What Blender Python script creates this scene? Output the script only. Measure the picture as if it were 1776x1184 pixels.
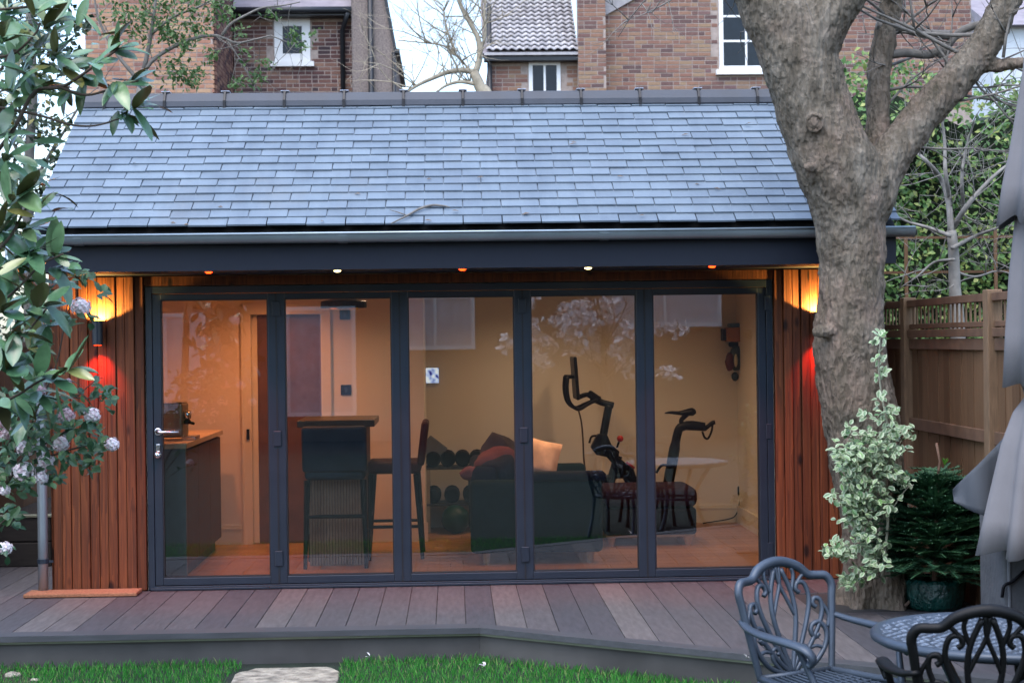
import bpy, math, random
from mathutils import Vector, Matrix, Euler, noise as mnoise
R = math.radians
for _o in list(bpy.data.objects): bpy.data.objects.remove(_o)
S = bpy.context.scene
COL = S.collection
random.seed(7)

# ------------------------------------------------------------------ camera
F, PW, PH = 2880.0, 1776.0, 1184.0
CAM = Vector((-0.048, -12.0, 1.75))
CROT = Matrix.Rotation(R(-2.04), 3, 'Z') @ Matrix.Rotation(R(90), 3, 'X') @ Matrix.Rotation(R(-0.73), 3, 'Z')
cd = bpy.data.cameras.new('camera'); co = bpy.data.objects.new('camera', cd); COL.objects.link(co)
co.location = CAM; co.rotation_euler = CROT.to_euler()
cd.sensor_width = 36.0; cd.lens = F / PW * 36.0; cd.clip_start = 0.05; cd.clip_end = 600
cd.dof.use_dof = True; cd.dof.focus_distance = 12.0; cd.dof.aperture_fstop = 5.0
S.camera = co

# ------------------------------------------------------------------ sky, dusk light, exposure
SUN_EL, SUN_AZ = R(66.0), R(205.0)
w = bpy.data.worlds.new('World'); S.world = w; w.use_nodes = True
nt = w.node_tree; bg = nt.nodes['Background']
sky = nt.nodes.new('ShaderNodeTexSky'); sky.sky_type = 'NISHITA'; sky.sun_disc = False
sky.sun_elevation = SUN_EL; sky.sun_rotation = SUN_AZ
sky.air_density = 1.0; sky.dust_density = 2.0; sky.ozone_density = 1.2; sky.altitude = 20
nt.links.new(sky.outputs[0], bg.inputs[0]); bg.inputs[1].default_value = 0.135
sd = bpy.data.lights.new('sun', 'SUN'); so = bpy.data.objects.new('sun', sd); COL.objects.link(so)
sd.energy = 0.5; sd.angle = R(80); sd.color = (0.86, 0.93, 1.0)
sv = Vector((math.sin(SUN_AZ) * math.cos(SUN_EL), math.cos(SUN_AZ) * math.cos(SUN_EL), math.sin(SUN_EL)))
so.rotation_euler = sv.to_track_quat('Z', 'Y').to_euler(); so.location = (-20, -30, 30)
vs = S.view_settings; vs.view_transform = 'Standard'; vs.look = 'None'; vs.gamma = 1.0; vs.exposure = 1.95
vs.use_curve_mapping = False
S.render.engine = 'CYCLES'
S.cycles.use_denoising = True
S.cycles.max_bounces = 7; S.cycles.diffuse_bounces = 3; S.cycles.glossy_bounces = 3
S.cycles.transparent_max_bounces = 12; S.cycles.transmission_bounces = 3
S.cycles.caustics_reflective = False; S.cycles.caustics_refractive = False
S.cycles.sample_clamp_indirect = 4.0

# ------------------------------------------------------------------ helpers
def ray(px, py):
    return CROT @ Vector(((px - PW / 2) / F, -(py - PH / 2) / F, -1.0))
def at(px, py, Y):
    d = ray(px, py); return CAM + d * ((Y - CAM.y) / d.y)
def gz(px, py, z):
    d = ray(px, py); return CAM + d * ((z - CAM.z) / d.z)
def X(px, Y, py=592): return at(px, py, Y).x
def Z(py, Y, px=800): return at(px, py, Y).z

class MB:
    def __init__(s): s.v = []; s.f = []
    def add(s, vs, fs):
        n = len(s.v); s.v += [tuple(a) for a in vs]; s.f += [tuple(i + n for i in q) for q in fs]; return s
    def box(s, c, d, rot=None):
        x, y, z = d[0] / 2, d[1] / 2, d[2] / 2
        vs = [Vector(p) for p in ((-x,-y,-z),(x,-y,-z),(x,y,-z),(-x,y,-z),(-x,-y,z),(x,-y,z),(x,y,z),(-x,y,z))]
        if rot is not None: vs = [rot @ p for p in vs]
        c = Vector(c)
        return s.add([p + c for p in vs], [(3,2,1,0),(4,5,6,7),(0,1,5,4),(1,2,6,5),(2,3,7,6),(3,0,4,7)])
    def bb(s, x0, x1, y0, y1, z0, z1):
        return s.box(((x0+x1)/2, (y0+y1)/2, (z0+z1)/2), (x1-x0, y1-y0, z1-z0))
    def rbox(s, c, d, r, rot=None, seg=3):
        """box with rounded edges (all axes), superellipse-like: built as a grid-sphere snapped to a rounded box"""
        N = 4 * (seg + 1); M = 2 * (seg + 1)
        hx, hy, hz = d[0]/2 - r, d[1]/2 - r, d[2]/2 - r
        vs = []; fs = []; c = Vector(c)
        lat = [(-1, R(-90 + 90*i/seg)) for i in range(seg+1)] + [(1, R(90*i/seg)) for i in range(seg+1)]
        lon = []
        for q, (sx, sy) in enumerate(((1,1),(-1,1),(-1,-1),(1,-1))):
            lon += [(sx, sy, R(90*q + 90*i/seg)) for i in range(seg+1)]
        for sz, la in lat:
            for sx, sy, lo in lon:
                p = Vector((sx*hx + r*math.cos(la)*math.cos(lo), sy*hy + r*math.cos(la)*math.sin(lo), sz*hz + r*math.sin(la)))
                if rot is not None: p = rot @ p
                vs.append(p + c)
        for i in range(M-1):
            for j in range(N):
                k = (j+1) % N
                fs.append((i*N+j, i*N+k, (i+1)*N+k, (i+1)*N+j))
        fs.append(tuple(range(N-1, -1, -1))); fs.append(tuple((M-1)*N + j for j in range(N)))
        return s.add(vs, fs)
    def tube(s, pts, rad, n=8, flat=1.0, closed=False, up=None):
        pts = [Vector(p) for p in pts]; m = len(pts)
        if not isinstance(rad, (list, tuple)): rad = [rad] * m
        T = []
        for i in range(m):
            a = pts[(i-1) % m] if (closed or i > 0) else pts[i]
            b = pts[(i+1) % m] if (closed or i < m-1) else pts[i]
            t = (b - a); T.append(t.normalized() if t.length > 1e-9 else Vector((0,0,1)))
        u = Vector(up) if up is not None else (Vector((0,0,1)) if abs(T[0].z) < .9 else Vector((1,0,0)))
        u = (u - T[0]*u.dot(T[0])).normalized()
        vs = []; fs = []
        for i in range(m):
            u = u - T[i]*u.dot(T[i])
            u = u.normalized() if u.length > 1e-6 else T[i].orthogonal().normalized()
            b = T[i].cross(u)
            for j in range(n):
                a = 2*math.pi*j/n
                vs.append(pts[i] + (u*math.cos(a)*flat + b*math.sin(a)) * rad[i])
        L = m if closed else m-1
        for i in range(L):
            for j in range(n):
                k = (j+1) % n; i2 = (i+1) % m
                fs.append((i*n+j, i*n+k, i2*n+k, i2*n+j))
        if not closed:
            fs.append(tuple(range(n-1,-1,-1))); fs.append(tuple((m-1)*n+j for j in range(n)))
        return s.add(vs, fs)
    def lathe(s, prof, c=(0,0,0), n=20, star=None):
        c = Vector(c); vs = []; fs = []; m = len(prof)
        for i, (r, z) in enumerate(prof):
            for j in range(n):
                a = 2*math.pi*j/n; rr = r * (star(a, i) if star else 1)
                vs.append(c + Vector((rr*math.cos(a), rr*math.sin(a), z)))
        for i in range(m-1):
            for j in range(n):
                k = (j+1) % n; fs.append((i*n+j, i*n+k, (i+1)*n+k, (i+1)*n+j))
        if prof[0][0] > 1e-4: fs.append(tuple(range(n-1,-1,-1)))
        if prof[-1][0] > 1e-4: fs.append(tuple((m-1)*n+j for j in range(n)))
        return s.add(vs, fs)
    def ball(s, c, r, n=10, sc=(1,1,1), rot=None, jit=0):
        m = max(4, n//2); c = Vector(c); vs = []; fs = []
        for i in range(m+1):
            la = math.pi*i/m
            for j in range(n):
                lo = 2*math.pi*j/n
                p = Vector((math.sin(la)*math.cos(lo)*sc[0], math.sin(la)*math.sin(lo)*sc[1], -math.cos(la)*sc[2])) * r
                if jit: p *= 1 + jit*mnoise.noise(p*(2.5/r)*.5 + c*3)
                if rot is not None: p = rot @ p
                vs.append(p + c)
        for i in range(m):
            for j in range(n):
                k = (j+1) % n; fs.append((i*n+j, i*n+k, (i+1)*n+k, (i+1)*n+j))
        return s.add(vs, fs)
    def prism(s, poly, ext):
        """poly: 3D points (planar), ext: extrusion vector"""
        poly = [Vector(p) for p in poly]; e = Vector(ext); n = len(poly)
        fs = [tuple(range(n-1,-1,-1)), tuple(range(n, 2*n))] + [(i, (i+1)%n, n+(i+1)%n, n+i) for i in range(n)]
        return s.add(poly + [p + e for p in poly], fs)
    def mesh(s, name, mat, smooth=False, fix=True):
        me = bpy.data.meshes.new(name); me.from_pydata(s.v, [], s.f); me.materials.append(mat)
        if smooth: me.polygons.foreach_set('use_smooth', [True]*len(me.polygons))
        me.update()
        import bmesh as _b
        bm = _b.new(); bm.from_mesh(me); _b.ops.recalc_face_normals(bm, faces=bm.faces) if (fix and len(s.f) < 6000) else None
        bm.to_mesh(me); bm.free()
        return me
    def build(s, name, mat, parent=None, smooth=False, bevel=0, fix=True):
        me = s.mesh(name, mat, smooth, fix)
        o = bpy.data.objects.new(name, me); COL.objects.link(o); put(o, parent)
        if bevel:
            b = o.modifiers.new('bevel', 'BEVEL'); b.width = bevel; b.segments = 2; b.limit_method = 'ANGLE'; b.angle_limit = R(40)
        return o

LOCAL = [False]
def put(o, parent):
    """meshes are written in world coordinates: undo the place of an Empty parent (local=True things keep their own)"""
    if parent is None: return o
    o.parent = parent
    if parent.type == 'EMPTY' and not LOCAL[0]: o.location = Vector(o.location) - Vector(parent.location)
    return o
def inst(name, me, loc, parent=None, rot=(0,0,0), sc=None):
    o = bpy.data.objects.new(name, me); COL.objects.link(o); o.location = loc; o.rotation_euler = rot
    if sc: o.scale = sc
    return put(o, parent)
def tag(o, label, cat, group=None):
    o['label'] = label; o['category'] = cat
    if group: o['group'] = group
    return o
def struct(o): o['kind'] = 'structure'; return o
def stuff(o): o['kind'] = 'stuff'; return o
def thing(name, label, cat, loc=(0,0,0), rz=0, group=None):
    o = bpy.data.objects.new(name, None); COL.objects.link(o); o.location = loc; o.rotation_euler = (0,0,rz)
    o.empty_display_size = .1
    return tag(o, label, cat, group)
def copy_tree(o, parent=None):
    c = o.copy(); COL.objects.link(c); c.parent = parent
    for ch in list(o.children): copy_tree(ch, c)
    return c

# ------------------------------------------------------------------ materials
class NT:
    def __init__(s, name):
        s.m = bpy.data.materials.new(name); s.m.use_nodes = True; s.t = s.m.node_tree; s.b = s.t.nodes['Principled BSDF']
        s.out = s.t.nodes['Material Output']
    def n(s, ty, **kw):
        x = s.t.nodes.new('ShaderNode' + ty)
        for k, v in kw.items(): setattr(x, k, v)
        return x
    def l(s, a, b): s.t.links.new(a, b)
    def math(s, op, a, b=None, c=None):
        x = s.n('Math', operation=op)
        for i, q in enumerate((a, b, c)):
            if q is None: continue
            if isinstance(q, (int, float)): x.inputs[i].default_value = q
            else: s.l(q, x.inputs[i])
        return x.outputs[0]
    def pos(s, sc=(1,1,1)):
        g = s.n('NewGeometry'); mp = s.n('Mapping'); mp.inputs['Scale'].default_value = sc
        s.l(g.outputs['Position'], mp.inputs['Vector']); return mp.outputs[0]
    def noise(s, vec, scale, detail=4, rough=.55):
        x = s.n('TexNoise'); x.inputs['Scale'].default_value = scale; x.inputs['Detail'].default_value = detail
        x.inputs['Roughness'].default_value = rough
        if vec is not None: s.l(vec, x.inputs['Vector'])
        return x.outputs['Fac']
    def ramp(s, fac, stops):
        x = s.n('ValToRGB'); e = x.color_ramp.elements
        while len(e) < len(stops): e.new(.5)
        for el, (p, c) in zip(e, stops): el.position = p; el.color = (*c, 1)
        s.l(fac, x.inputs[0]); return x.outputs[0]
    def mix(s, fac, a, b, mode='MIX'):
        x = s.n('Mix', data_type='RGBA', blend_type=mode)
        for sock, q in ((x.inputs[0], fac), (x.inputs[6], a), (x.inputs[7], b)):
            if isinstance(q, (int, float)): sock.default_value = q
            elif isinstance(q, tuple): sock.default_value = (*q, 1)
            else: s.l(q, sock)
        return x.outputs[2]
    def rnd(s):
        oi = s.n('ObjectInfo'); g = s.n('NewGeometry')
        return s.math('FRACT', s.math('ADD', s.math('MULTIPLY', oi.outputs['Random'], 7.13), g.outputs['Random Per Island']))
    def bump(s, h, strength, dist=.01):
        x = s.n('Bump'); x.inputs['Strength'].default_value = strength; x.inputs['Distance'].default_value = dist
        s.l(h, x.inputs['Height']); s.l(x.outputs[0], s.b.inputs['Normal'])
    def set(s, **kw):
        names = dict(rough='Roughness', metal='Metallic', spec='Specular IOR Level', coat='Coat Weight', sub='Subsurface Weight')
        for k, v in kw.items():
            i = s.b.inputs[names[k]]
            if isinstance(v, (int, float)): i.default_value = v
            else: s.l(v, i)
    def col(s, c):
        i = s.b.inputs['Base Color']
        if isinstance(c, tuple): i.default_value = (*c, 1)
        else: s.l(c, i)

def k(c, f): return tuple(min(1, a*f) for a in c)
def plain(name, c, rough=.6, metal=0, var=.18, ns=6, bump=0, bs=60, bd=.004, rnd=0, c2=None, spec=.5, stretch=(1,1,1)):
    m = NT(name); p = m.pos(stretch)
    fac = m.noise(p, ns)
    cc = m.ramp(fac, [(.3, k(c, 1-var)), (.7, c2 or k(c, 1+var))])
    if rnd:
        cc = m.mix(1.0, cc, m.ramp(m.rnd(), [(0, (1-rnd,)*3), (1, (1.0,)*3)]), 'MULTIPLY')
    m.col(cc)
    m.set(rough=m.math('ADD', m.math('MULTIPLY', fac, .15), rough-.075), metal=metal, spec=spec)
    if bump: m.bump(m.noise(m.pos(stretch), bs, 5), bump, bd)
    return m.m
def pieces(name, stops, rough=.8, ns=30, bump=.4, bs=120, bd=.004, spec=.3, metal=0, stretch=(1,1,1), var=.25):
    """per-piece colour from a ramp, with grain over it"""
    m = NT(name); c = m.ramp(m.rnd(), stops)
    f = m.noise(m.pos(stretch), ns)
    c = m.mix(1.0, c, m.ramp(f, [(.25, (1-var,)*3), (.75, (1+.0,)*3)]), 'MULTIPLY')
    m.col(c); m.set(rough=rough, spec=spec, metal=metal)
    if bump: m.bump(m.noise(m.pos(stretch), bs, 4), bump, bd)
    return m.m
def leafmat(name, stops, back=None, rough=.45, spec=.5, trans=.25):
    m = NT(name); c = m.ramp(m.rnd(), stops)
    f = m.noise(m.pos(), 22); c = m.mix(1.0, c, m.ramp(f, [(.3, (.7,.7,.7)), (.7, (1,1,1))]), 'MULTIPLY')
    if back:
        g = m.n('NewGeometry'); c = m.mix(g.outputs['Backfacing'], c, back)
    m.col(c); m.set(rough=rough, spec=spec)
    if trans:
        t = m.n('BsdfTranslucent'); m.l(c, t.inputs[0]); mx = m.n('MixShader'); mx.inputs[0].default_value = trans
        m.l(m.b.outputs[0], mx.inputs[1]); m.l(t.outputs[0], mx.inputs[2]); m.l(mx.outputs[0], m.out.inputs[0])
    return m.m
def glow(name, c, e):
    m = NT(name); m.col((0.02,0.02,0.02)); m.b.inputs['Emission Color'].default_value = (*c, 1); m.b.inputs['Emission Strength'].default_value = e
    return m.m

def wood_cladding():
    m = NT('burnt_larch')
    oi = m.n('ObjectInfo')
    g = m.n('NewGeometry'); ad = m.n('VectorMath', operation='ADD'); cb = m.n('CombineXYZ')
    m.l(m.math('MULTIPLY', oi.outputs['Random'], 37.0), cb.inputs[2]); m.l(m.math('MULTIPLY', oi.outputs['Random'], 11.0), cb.inputs[0])
    m.l(g.outputs['Position'], ad.inputs[0]); m.l(cb.outputs[0], ad.inputs[1])
    def mp(sc):
        q = m.n('Mapping'); q.inputs['Scale'].default_value = sc; m.l(ad.outputs[0], q.inputs['Vector']); return q.outputs[0]
    grain = m.noise(mp((70, 70, 1.6)), 1.0, 5, .6)
    ring = m.noise(mp((18, 18, .9)), 1.0, 3, .5)
    wv = m.math('FRACT', m.math('MULTIPLY', ring, 5.0))
    base = m.ramp(m.math('ADD', m.math('MULTIPLY', grain, .75), m.math('MULTIPLY', wv, .25)), [(.25, (.072,.022,.010)), (.5, (.165,.047,.016)), (.78, (.275,.084,.027))])
    base = m.mix(1.0, base, m.ramp(oi.outputs['Random'], [(0, (.62,.58,.54)), (.5, (.82,.8,.78)), (1, (1,1,1))]), 'MULTIPLY')
    vo = m.n('TexVoronoi'); vo.inputs['Scale'].default_value = 1.0; m.l(mp((7, 7, 3.0)), vo.inputs['Vector'])
    kn = m.ramp(vo.outputs['Distance'], [(.10, (.12,.07,.06)), (.19, (1,1,1))])
    base = m.mix(1.0, base, kn, 'MULTIPLY')
    m.col(base); m.set(rough=.62, spec=.35); m.bump(m.math('ADD', grain, m.math('MULTIPLY', wv, .5)), .6, .004)
    return m.m

def slate_mat():
    m = NT('slate'); r = m.rnd()
    c = m.ramp(r, [(0, (.150,.190,.232)), (.5, (.168,.212,.256)), (1, (.188,.234,.280))])
    f = m.noise(m.pos((1,1,1)), 3.0, 5); f2 = m.noise(m.pos(), 40, 4)
    c = m.mix(1.0, c, m.ramp(f, [(.3, (.80,.80,.82)), (.7, (1.05,1.05,1.04))]), 'MULTIPLY')
    spots = m.ramp(m.noise(m.pos(), 17, 2), [(.70, (0,0,0)), (.78, (1,1,1))])
    c = m.mix(m.math('MULTIPLY', spots, .25), c, (.20,.19,.16))
    st_ = m.ramp(m.noise(m.pos((1,1,1)), 1.1, 6, .7), [(.56, (0,0,0)), (.70, (1,1,1))])
    c = m.mix(m.math('MULTIPLY', st_, .22), c, (.20,.185,.165))
    dr = m.ramp(m.noise(m.pos((9,1,1)), 1.0, 4, .6), [(.3, (.86,.87,.88)), (.6, (1,1,1))]); c = m.mix(1.0, c, dr, 'MULTIPLY')
    m.col(c); m.set(rough=m.math('ADD', m.math('MULTIPLY', f2, .2), .32), spec=.5); m.bump(f2, .35, .004)
    return m.m

def brickwork(name, brick, mortar, scale):
    """far wall below what can be told apart"""
    m = NT(name); b = m.n('TexBrick'); b.inputs['Scale'].default_value = 1.0
    b.inputs['Color1'].default_value = (*brick, 1); b.inputs['Color2'].default_value = (*k(brick, .6), 1); b.inputs['Mortar'].default_value = (*mortar, 1)
    b.inputs['Brick Width'].default_value = .225; b.inputs['Row Height'].default_value = .075; b.inputs['Mortar Size'].default_value = .008
    g = m.n('NewGeometry'); sp = m.n('SeparateXYZ'); cb = m.n('CombineXYZ'); m.l(g.outputs['Position'], sp.inputs[0])
    m.l(m.math('ADD', sp.outputs[0], sp.outputs[1]), cb.inputs[0]); m.l(sp.outputs[2], cb.inputs[1]); m.l(cb.outputs[0], b.inputs['Vector'])
    m.col(b.outputs[0]); m.set(rough=.9, spec=.2); return m.m

def glass_mat(name='window_glass', refl=2.0, tint=(.90,.93,.93)):
    m = NT(name); t = m.n('BsdfTransparent'); t.inputs[0].default_value = (*tint, 1)
    g = m.n('BsdfGlossy'); g.inputs['Roughness'].default_value = 0.0; g.inputs[0].default_value = (.95,.97,1,1)
    fr = m.n('Fresnel'); fr.inputs[0].default_value = 1.5; mx = m.n('MixShader')
    m.l(m.math('MINIMUM', m.math('MULTIPLY', fr.outputs[0], refl), 1.0), mx.inputs[0])
    m.l(t.outputs[0], mx.inputs[1]); m.l(g.outputs[0], mx.inputs[2]); m.l(mx.outputs[0], m.out.inputs[0])
    return m.m

def bark_mat():
    m = NT('bark'); p = m.pos((1,1,.35))
    f = m.noise(p, 9, 6, .65); f2 = m.noise(m.pos((1,1,.28)), 42, 6, .65); f3 = m.noise(m.pos(), 2.2, 3)
    c = m.ramp(f, [(.28, (.095,.079,.058)), (.5, (.205,.175,.135)), (.72, (.33,.29,.235))])
    c = m.mix(m.ramp(f3, [(.42, (0,0,0)), (.62, (1,1,1))]), c, m.ramp(f, [(.3, (.125,.108,.074)), (.7, (.29,.215,.17))]))
    vo = m.n('TexVoronoi'); vo.inputs['Scale'].default_value = 34; m.l(m.pos((1,1,.30)), vo.inputs['Vector'])
    c = m.mix(1.0, c, m.ramp(f2, [(.3, (.76,.74,.72)), (.6, (1,1,1))]), 'MULTIPLY')
    m.col(c); m.set(rough=.9, spec=.2)
    m.bump(m.math('ADD', m.math('MULTIPLY', f2, 1.0), m.math('MULTIPLY', vo.outputs['Distance'], .9)), 1.0, .032)
    return m.m
def leaf_into(mb, p, d, nrm, L, W, fold=.25, curl=.15, seg=3):
    d = Vector(d).normalized(); nrm = Vector(nrm); nrm = (nrm - d*nrm.dot(d))
    nrm = nrm.normalized() if nrm.length > 1e-6 else d.orthogonal().normalized()
    s = d.cross(nrm); vs = []; fs = []; p = Vector(p)
    for i in range(seg+1):
        t = i/seg; wd = W/2*math.sin(math.pi*(.06+.9*t))**.8 if i < seg else W*.03
        c = p + d*(L*t) - nrm*(curl*L*t*t)
        vs += [c - s*wd + nrm*(fold*wd), c, c + s*wd + nrm*(fold*wd)]
    for i in range(seg):
        a = 3*i; fs += [(a, a+1, a+4, a+3), (a+1, a+2, a+5, a+4)]
    mb.add(vs, fs)
def rv(a=1.0): return Vector((random.uniform(-a,a), random.uniform(-a,a), random.uniform(-a,a)))
def rdir():
    while True:
        v = rv()
        if .05 < v.length < 1: return v.normalized()
def smooth_path(pts, n=6):
    """Catmull-Rom through points"""
    pts = [Vector(p) for p in pts]; out = []
    P = [pts[0]*2 - pts[1]] + pts + [pts[-1]*2 - pts[-2]]
    for i in range(1, len(P)-2):
        a, b, c, d = P[i-1], P[i], P[i+1], P[i+2]
        for j in range(n):
            t = j/n
            out.append(.5*((2*b) + (c-a)*t + (2*a-5*b+4*c-d)*t*t + (3*b-a-3*c+d)*t**3))
    out.append(pts[-1]); return out
def lerp_list(v, n): 
    out = []
    for i in range(len(v)-1):
        for j in range(n): out.append(v[i] + (v[i+1]-v[i])*j/n)
    return out + [v[-1]]

# ================================================================== MATERIALS
M = {}
M['anth'] = plain('anthracite_paint', (.015,.025,.040), .38, var=.06)
M['anth_dk'] = plain('dark_seal', (.010,.012,.016), .5)
M['fascia'] = plain('fascia_paint', (.009,.013,.024), .5, var=.06, spec=.3)
M['gutter'] = plain('galvanised_gutter', (.30,.36,.40), .34, metal=.6, var=.12, ns=3)
M['wood'] = wood_cladding()
M['slate'] = slate_mat()
M['under'] = plain('roof_underlay', (.02,.022,.026), .8)
M['ridge'] = plain('ridge_tile', (.050,.058,.074), .6, var=.15, ns=5, bump=.3)
M['clip'] = plain('black_clip', (.012,.012,.014), .5)
M['clipw'] = plain('clip_cap', (.42,.46,.55), .4)
M['glass'] = glass_mat()
M['farglass'] = plain('far_glass', (.012,.018,.026), .18, spec=.25)
M['wall'] = plain('cream_wall_paint', (.76,.68,.56), .85, var=.03, ns=2, bump=.05)
M['skirt'] = plain('cream_gloss', (.72,.65,.50), .45, var=.02)
M['oak'] = pieces('oak_boards', [(0,(.36,.165,.062)),(1,(.46,.225,.09))], .4, ns=5, stretch=(9,.8,1), bump=.1, spec=.5)
M['dark'] = plain('dark_void', (.05,.028,.022), .7, var=.2)
M['chrome'] = plain('chrome', (.75,.75,.76), .16, metal=1, var=.02)
M['black'] = plain('black_plastic', (.006,.006,.008), .45, var=.1, spec=.18)
M['deck'] = pieces('composite_deck', [(0,(.074,.073,.086)),(.35,(.090,.087,.098)),(.65,(.120,.110,.116)),(1,(.162,.146,.146))], .55, ns=6, stretch=(6,.9,1), bump=.35, bs=90, spec=.45, var=.5)
M['trim'] = plain('deck_edge_board', (.055,.058,.066), .55, var=.2, ns=5, stretch=(.8,6,6))
M['riser'] = plain('grey_riser_board', (.068,.064,.062), .8, var=.35, ns=2)
M['lip'] = plain('pale_edge_strip', (.20,.21,.15), .7)
M['soil'] = plain('dark_soil', (.030,.022,.016), .95, var=.4, ns=14, bump=1, bs=40, bd=.03)
M['lawn'] = plain('lawn_turf', (.014,.025,.014), .95, var=.4, ns=10, bump=1, bs=90, bd=.02)
M['grass'] = leafmat('grass_blades', [(0,(.028,.19,.026)),(.45,(.055,.32,.045)),(.85,(.12,.42,.075)),(1,(.38,.42,.17))], rough=.6, trans=.3, spec=.2)
M['slab'] = plain('pale_sandstone', (.38,.335,.265), .9, var=.6, ns=11, bump=1, bs=26, bd=.05)
M['petal'] = plain('petal_white', (.75,.70,.70), .7)
M['mat'] = plain('coir_mat', (.38,.17,.09), .95, var=.25, ns=60, bump=1, bs=300, bd=.008)
M['bark'] = bark_mat()
M['twig'] = plain('grey_twig', (.17,.155,.135), .85, var=.3, ns=20)
M['fence'] = pieces('fence_board', [(0,(.15,.084,.046)),(1,(.225,.13,.072))], .85, ns=3, stretch=(14,14,1.2), bump=.4, spec=.2)
M['lattice'] = plain('pale_lattice', (.24,.15,.085), .85, var=.2)
M['fence_dk'] = plain('fence_rail', (.145,.080,.048), .85, var=.25, ns=8)
M['post'] = plain('fence_post', (.20,.125,.072), .85, var=.25, ns=8, stretch=(10,10,1))
M['white'] = plain('white_paint', (.80,.80,.78), .5, var=.03)
M['mortar'] = plain('mortar', (.37,.30,.26), .95, var=.2, ns=12)
M['brick'] = pieces('stock_brick', [(0,(.145,.095,.09)),(.2,(.20,.115,.10)),(.45,(.29,.155,.115)),(.7,(.33,.19,.13)),(.88,(.36,.245,.155)),(1,(.21,.125,.12))], .9, ns=20, bump=.5, spec=.15)
M['brickp'] = pieces('orange_brick', [(0,(.27,.145,.12)),(.3,(.42,.215,.145)),(.7,(.50,.29,.185)),(1,(.52,.35,.22))], .9, ns=20, bump=.5, spec=.15)
M['brickd'] = pieces('purple_brick', [(0,(.075,.055,.06)),(.3,(.135,.07,.065)),(.6,(.22,.12,.095)),(1,(.30,.18,.13))], .9, ns=20, bump=.5, spec=.15)
M['brickf'] = brickwork('brickwork_far', (.34,.17,.115), (.37,.30,.25), 1)
M['pebble'] = plain('pebbledash', (.25,.205,.185), .95, var=.3, ns=30, bump=1, bs=60, bd=.02)
M['pantile'] = pieces('weathered_pantile', [(0,(.36,.34,.345)),(.5,(.47,.445,.45)),(1,(.56,.53,.53))], .8, ns=10, bump=.3)
M['oldslate'] = plain('purple_slate_far', (.25,.22,.24), .7, var=.2, ns=4)
M['blackpipe'] = plain('black_iron', (.016,.018,.022), .45)

# ================================================================== GROUND, LAWN, DECK
struct(MB().bb(-150, 150, -150, 250, -.5, -.225).build('ground', M['soil']))
LZ = -.20
struct(MB().bb(-9, 9, -17.5, -1.6, -.30, LZ).build('lawn', M['lawn']))
DX = gz(832, 1092, 0).x; DY = gz(400, 1097, 0).y
E2 = gz(1560, 1162, 0); sl = (E2.y - DY) / (E2.x - DX)
def edge_y(x): return DY if x <= DX else DY + sl*(x - DX)
DXL, DXR = -5.2, 4.7
deck = struct(MB().add([(DXL, 4, -.17), (DXL, DY+.16, -.17), (DX, DY+.16, -.17), (DXR, edge_y(DXR)+.2, -.17), (DXR, 4, -.17),
     (DXL, 4, -.008), (DXL, DY+.16, -.008), (DX, DY+.16, -.008), (DXR, edge_y(DXR)+.2, -.008), (DXR, 4, -.008)],
     [(4,3,2,1,0),(5,6,7,8,9),(0,1,6,5),(1,2,7,6),(2,3,8,7),(3,4,9,8),(4,0,5,9)]).build('decking', plain('deck_frame', (.035,.033,.033), .9)))
TR = (X(1524, -1.12), -1.12)   # trunk stands here
PITCH = .1865; PWD = .1825
x = DXL; i = 0
off = (X(652, DY+.15, 1085) - DXL) % PITCH
x += off
while x + PWD < DXR:
    a, b = x, x + PWD
    ya, yb = edge_y(a) + .165, edge_y(b) + .165
    if b > DX: ya += .02*0; 
    y1 = -.03 if (-2.95 < (a+b)/2 < 2.9) else 3.4
    segs = [(ya, yb, y1)]
    if a < TR[0]+.42 and b > TR[0]-.40:
        segs = [(ya, yb, TR[1]-.40), (TR[1]+.44, TR[1]+.44, y1)]
    for (p, q, r_) in segs:
        if r_ - max(p, q) < .05: continue
        MB().prism([(a, p, -.03), (b, q, -.03), (b, r_, -.03), (a, r_, -.03)], (0, 0, .03)).build('deck_plank', M['deck'], deck, bevel=.003)
    x += PITCH
# edging boards, pale lip and riser
def along(y0, y1, z0, z1, name, mat, ext=0):
    n = Vector((sl, -1, 0)).normalized() if False else None
    MB().prism([(DXL, DY+y0, z0), (DX, DY+y0, z0), (DX, DY+y1, z0), (DXL, DY+y1, z0)], (0,0,z1-z0)).build(name, mat, deck)
    MB().prism([(DX+.001, edge_y(DX)+y0, z0), (DXR, edge_y(DXR)+y0, z0), (DXR, edge_y(DXR)+y1, z0), (DX+.001, edge_y(DX)+y1, z0)], (0,0,z1-z0)).build(name, mat, deck)
along(0, .158, -.032, .003, 'edge_board', M['trim'])
along(.02, .05, -.048, -.034, 'edge_lip', M['lip'])
along(.045, .08, -.30, -.050, 'riser_board', M['riser'])

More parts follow.
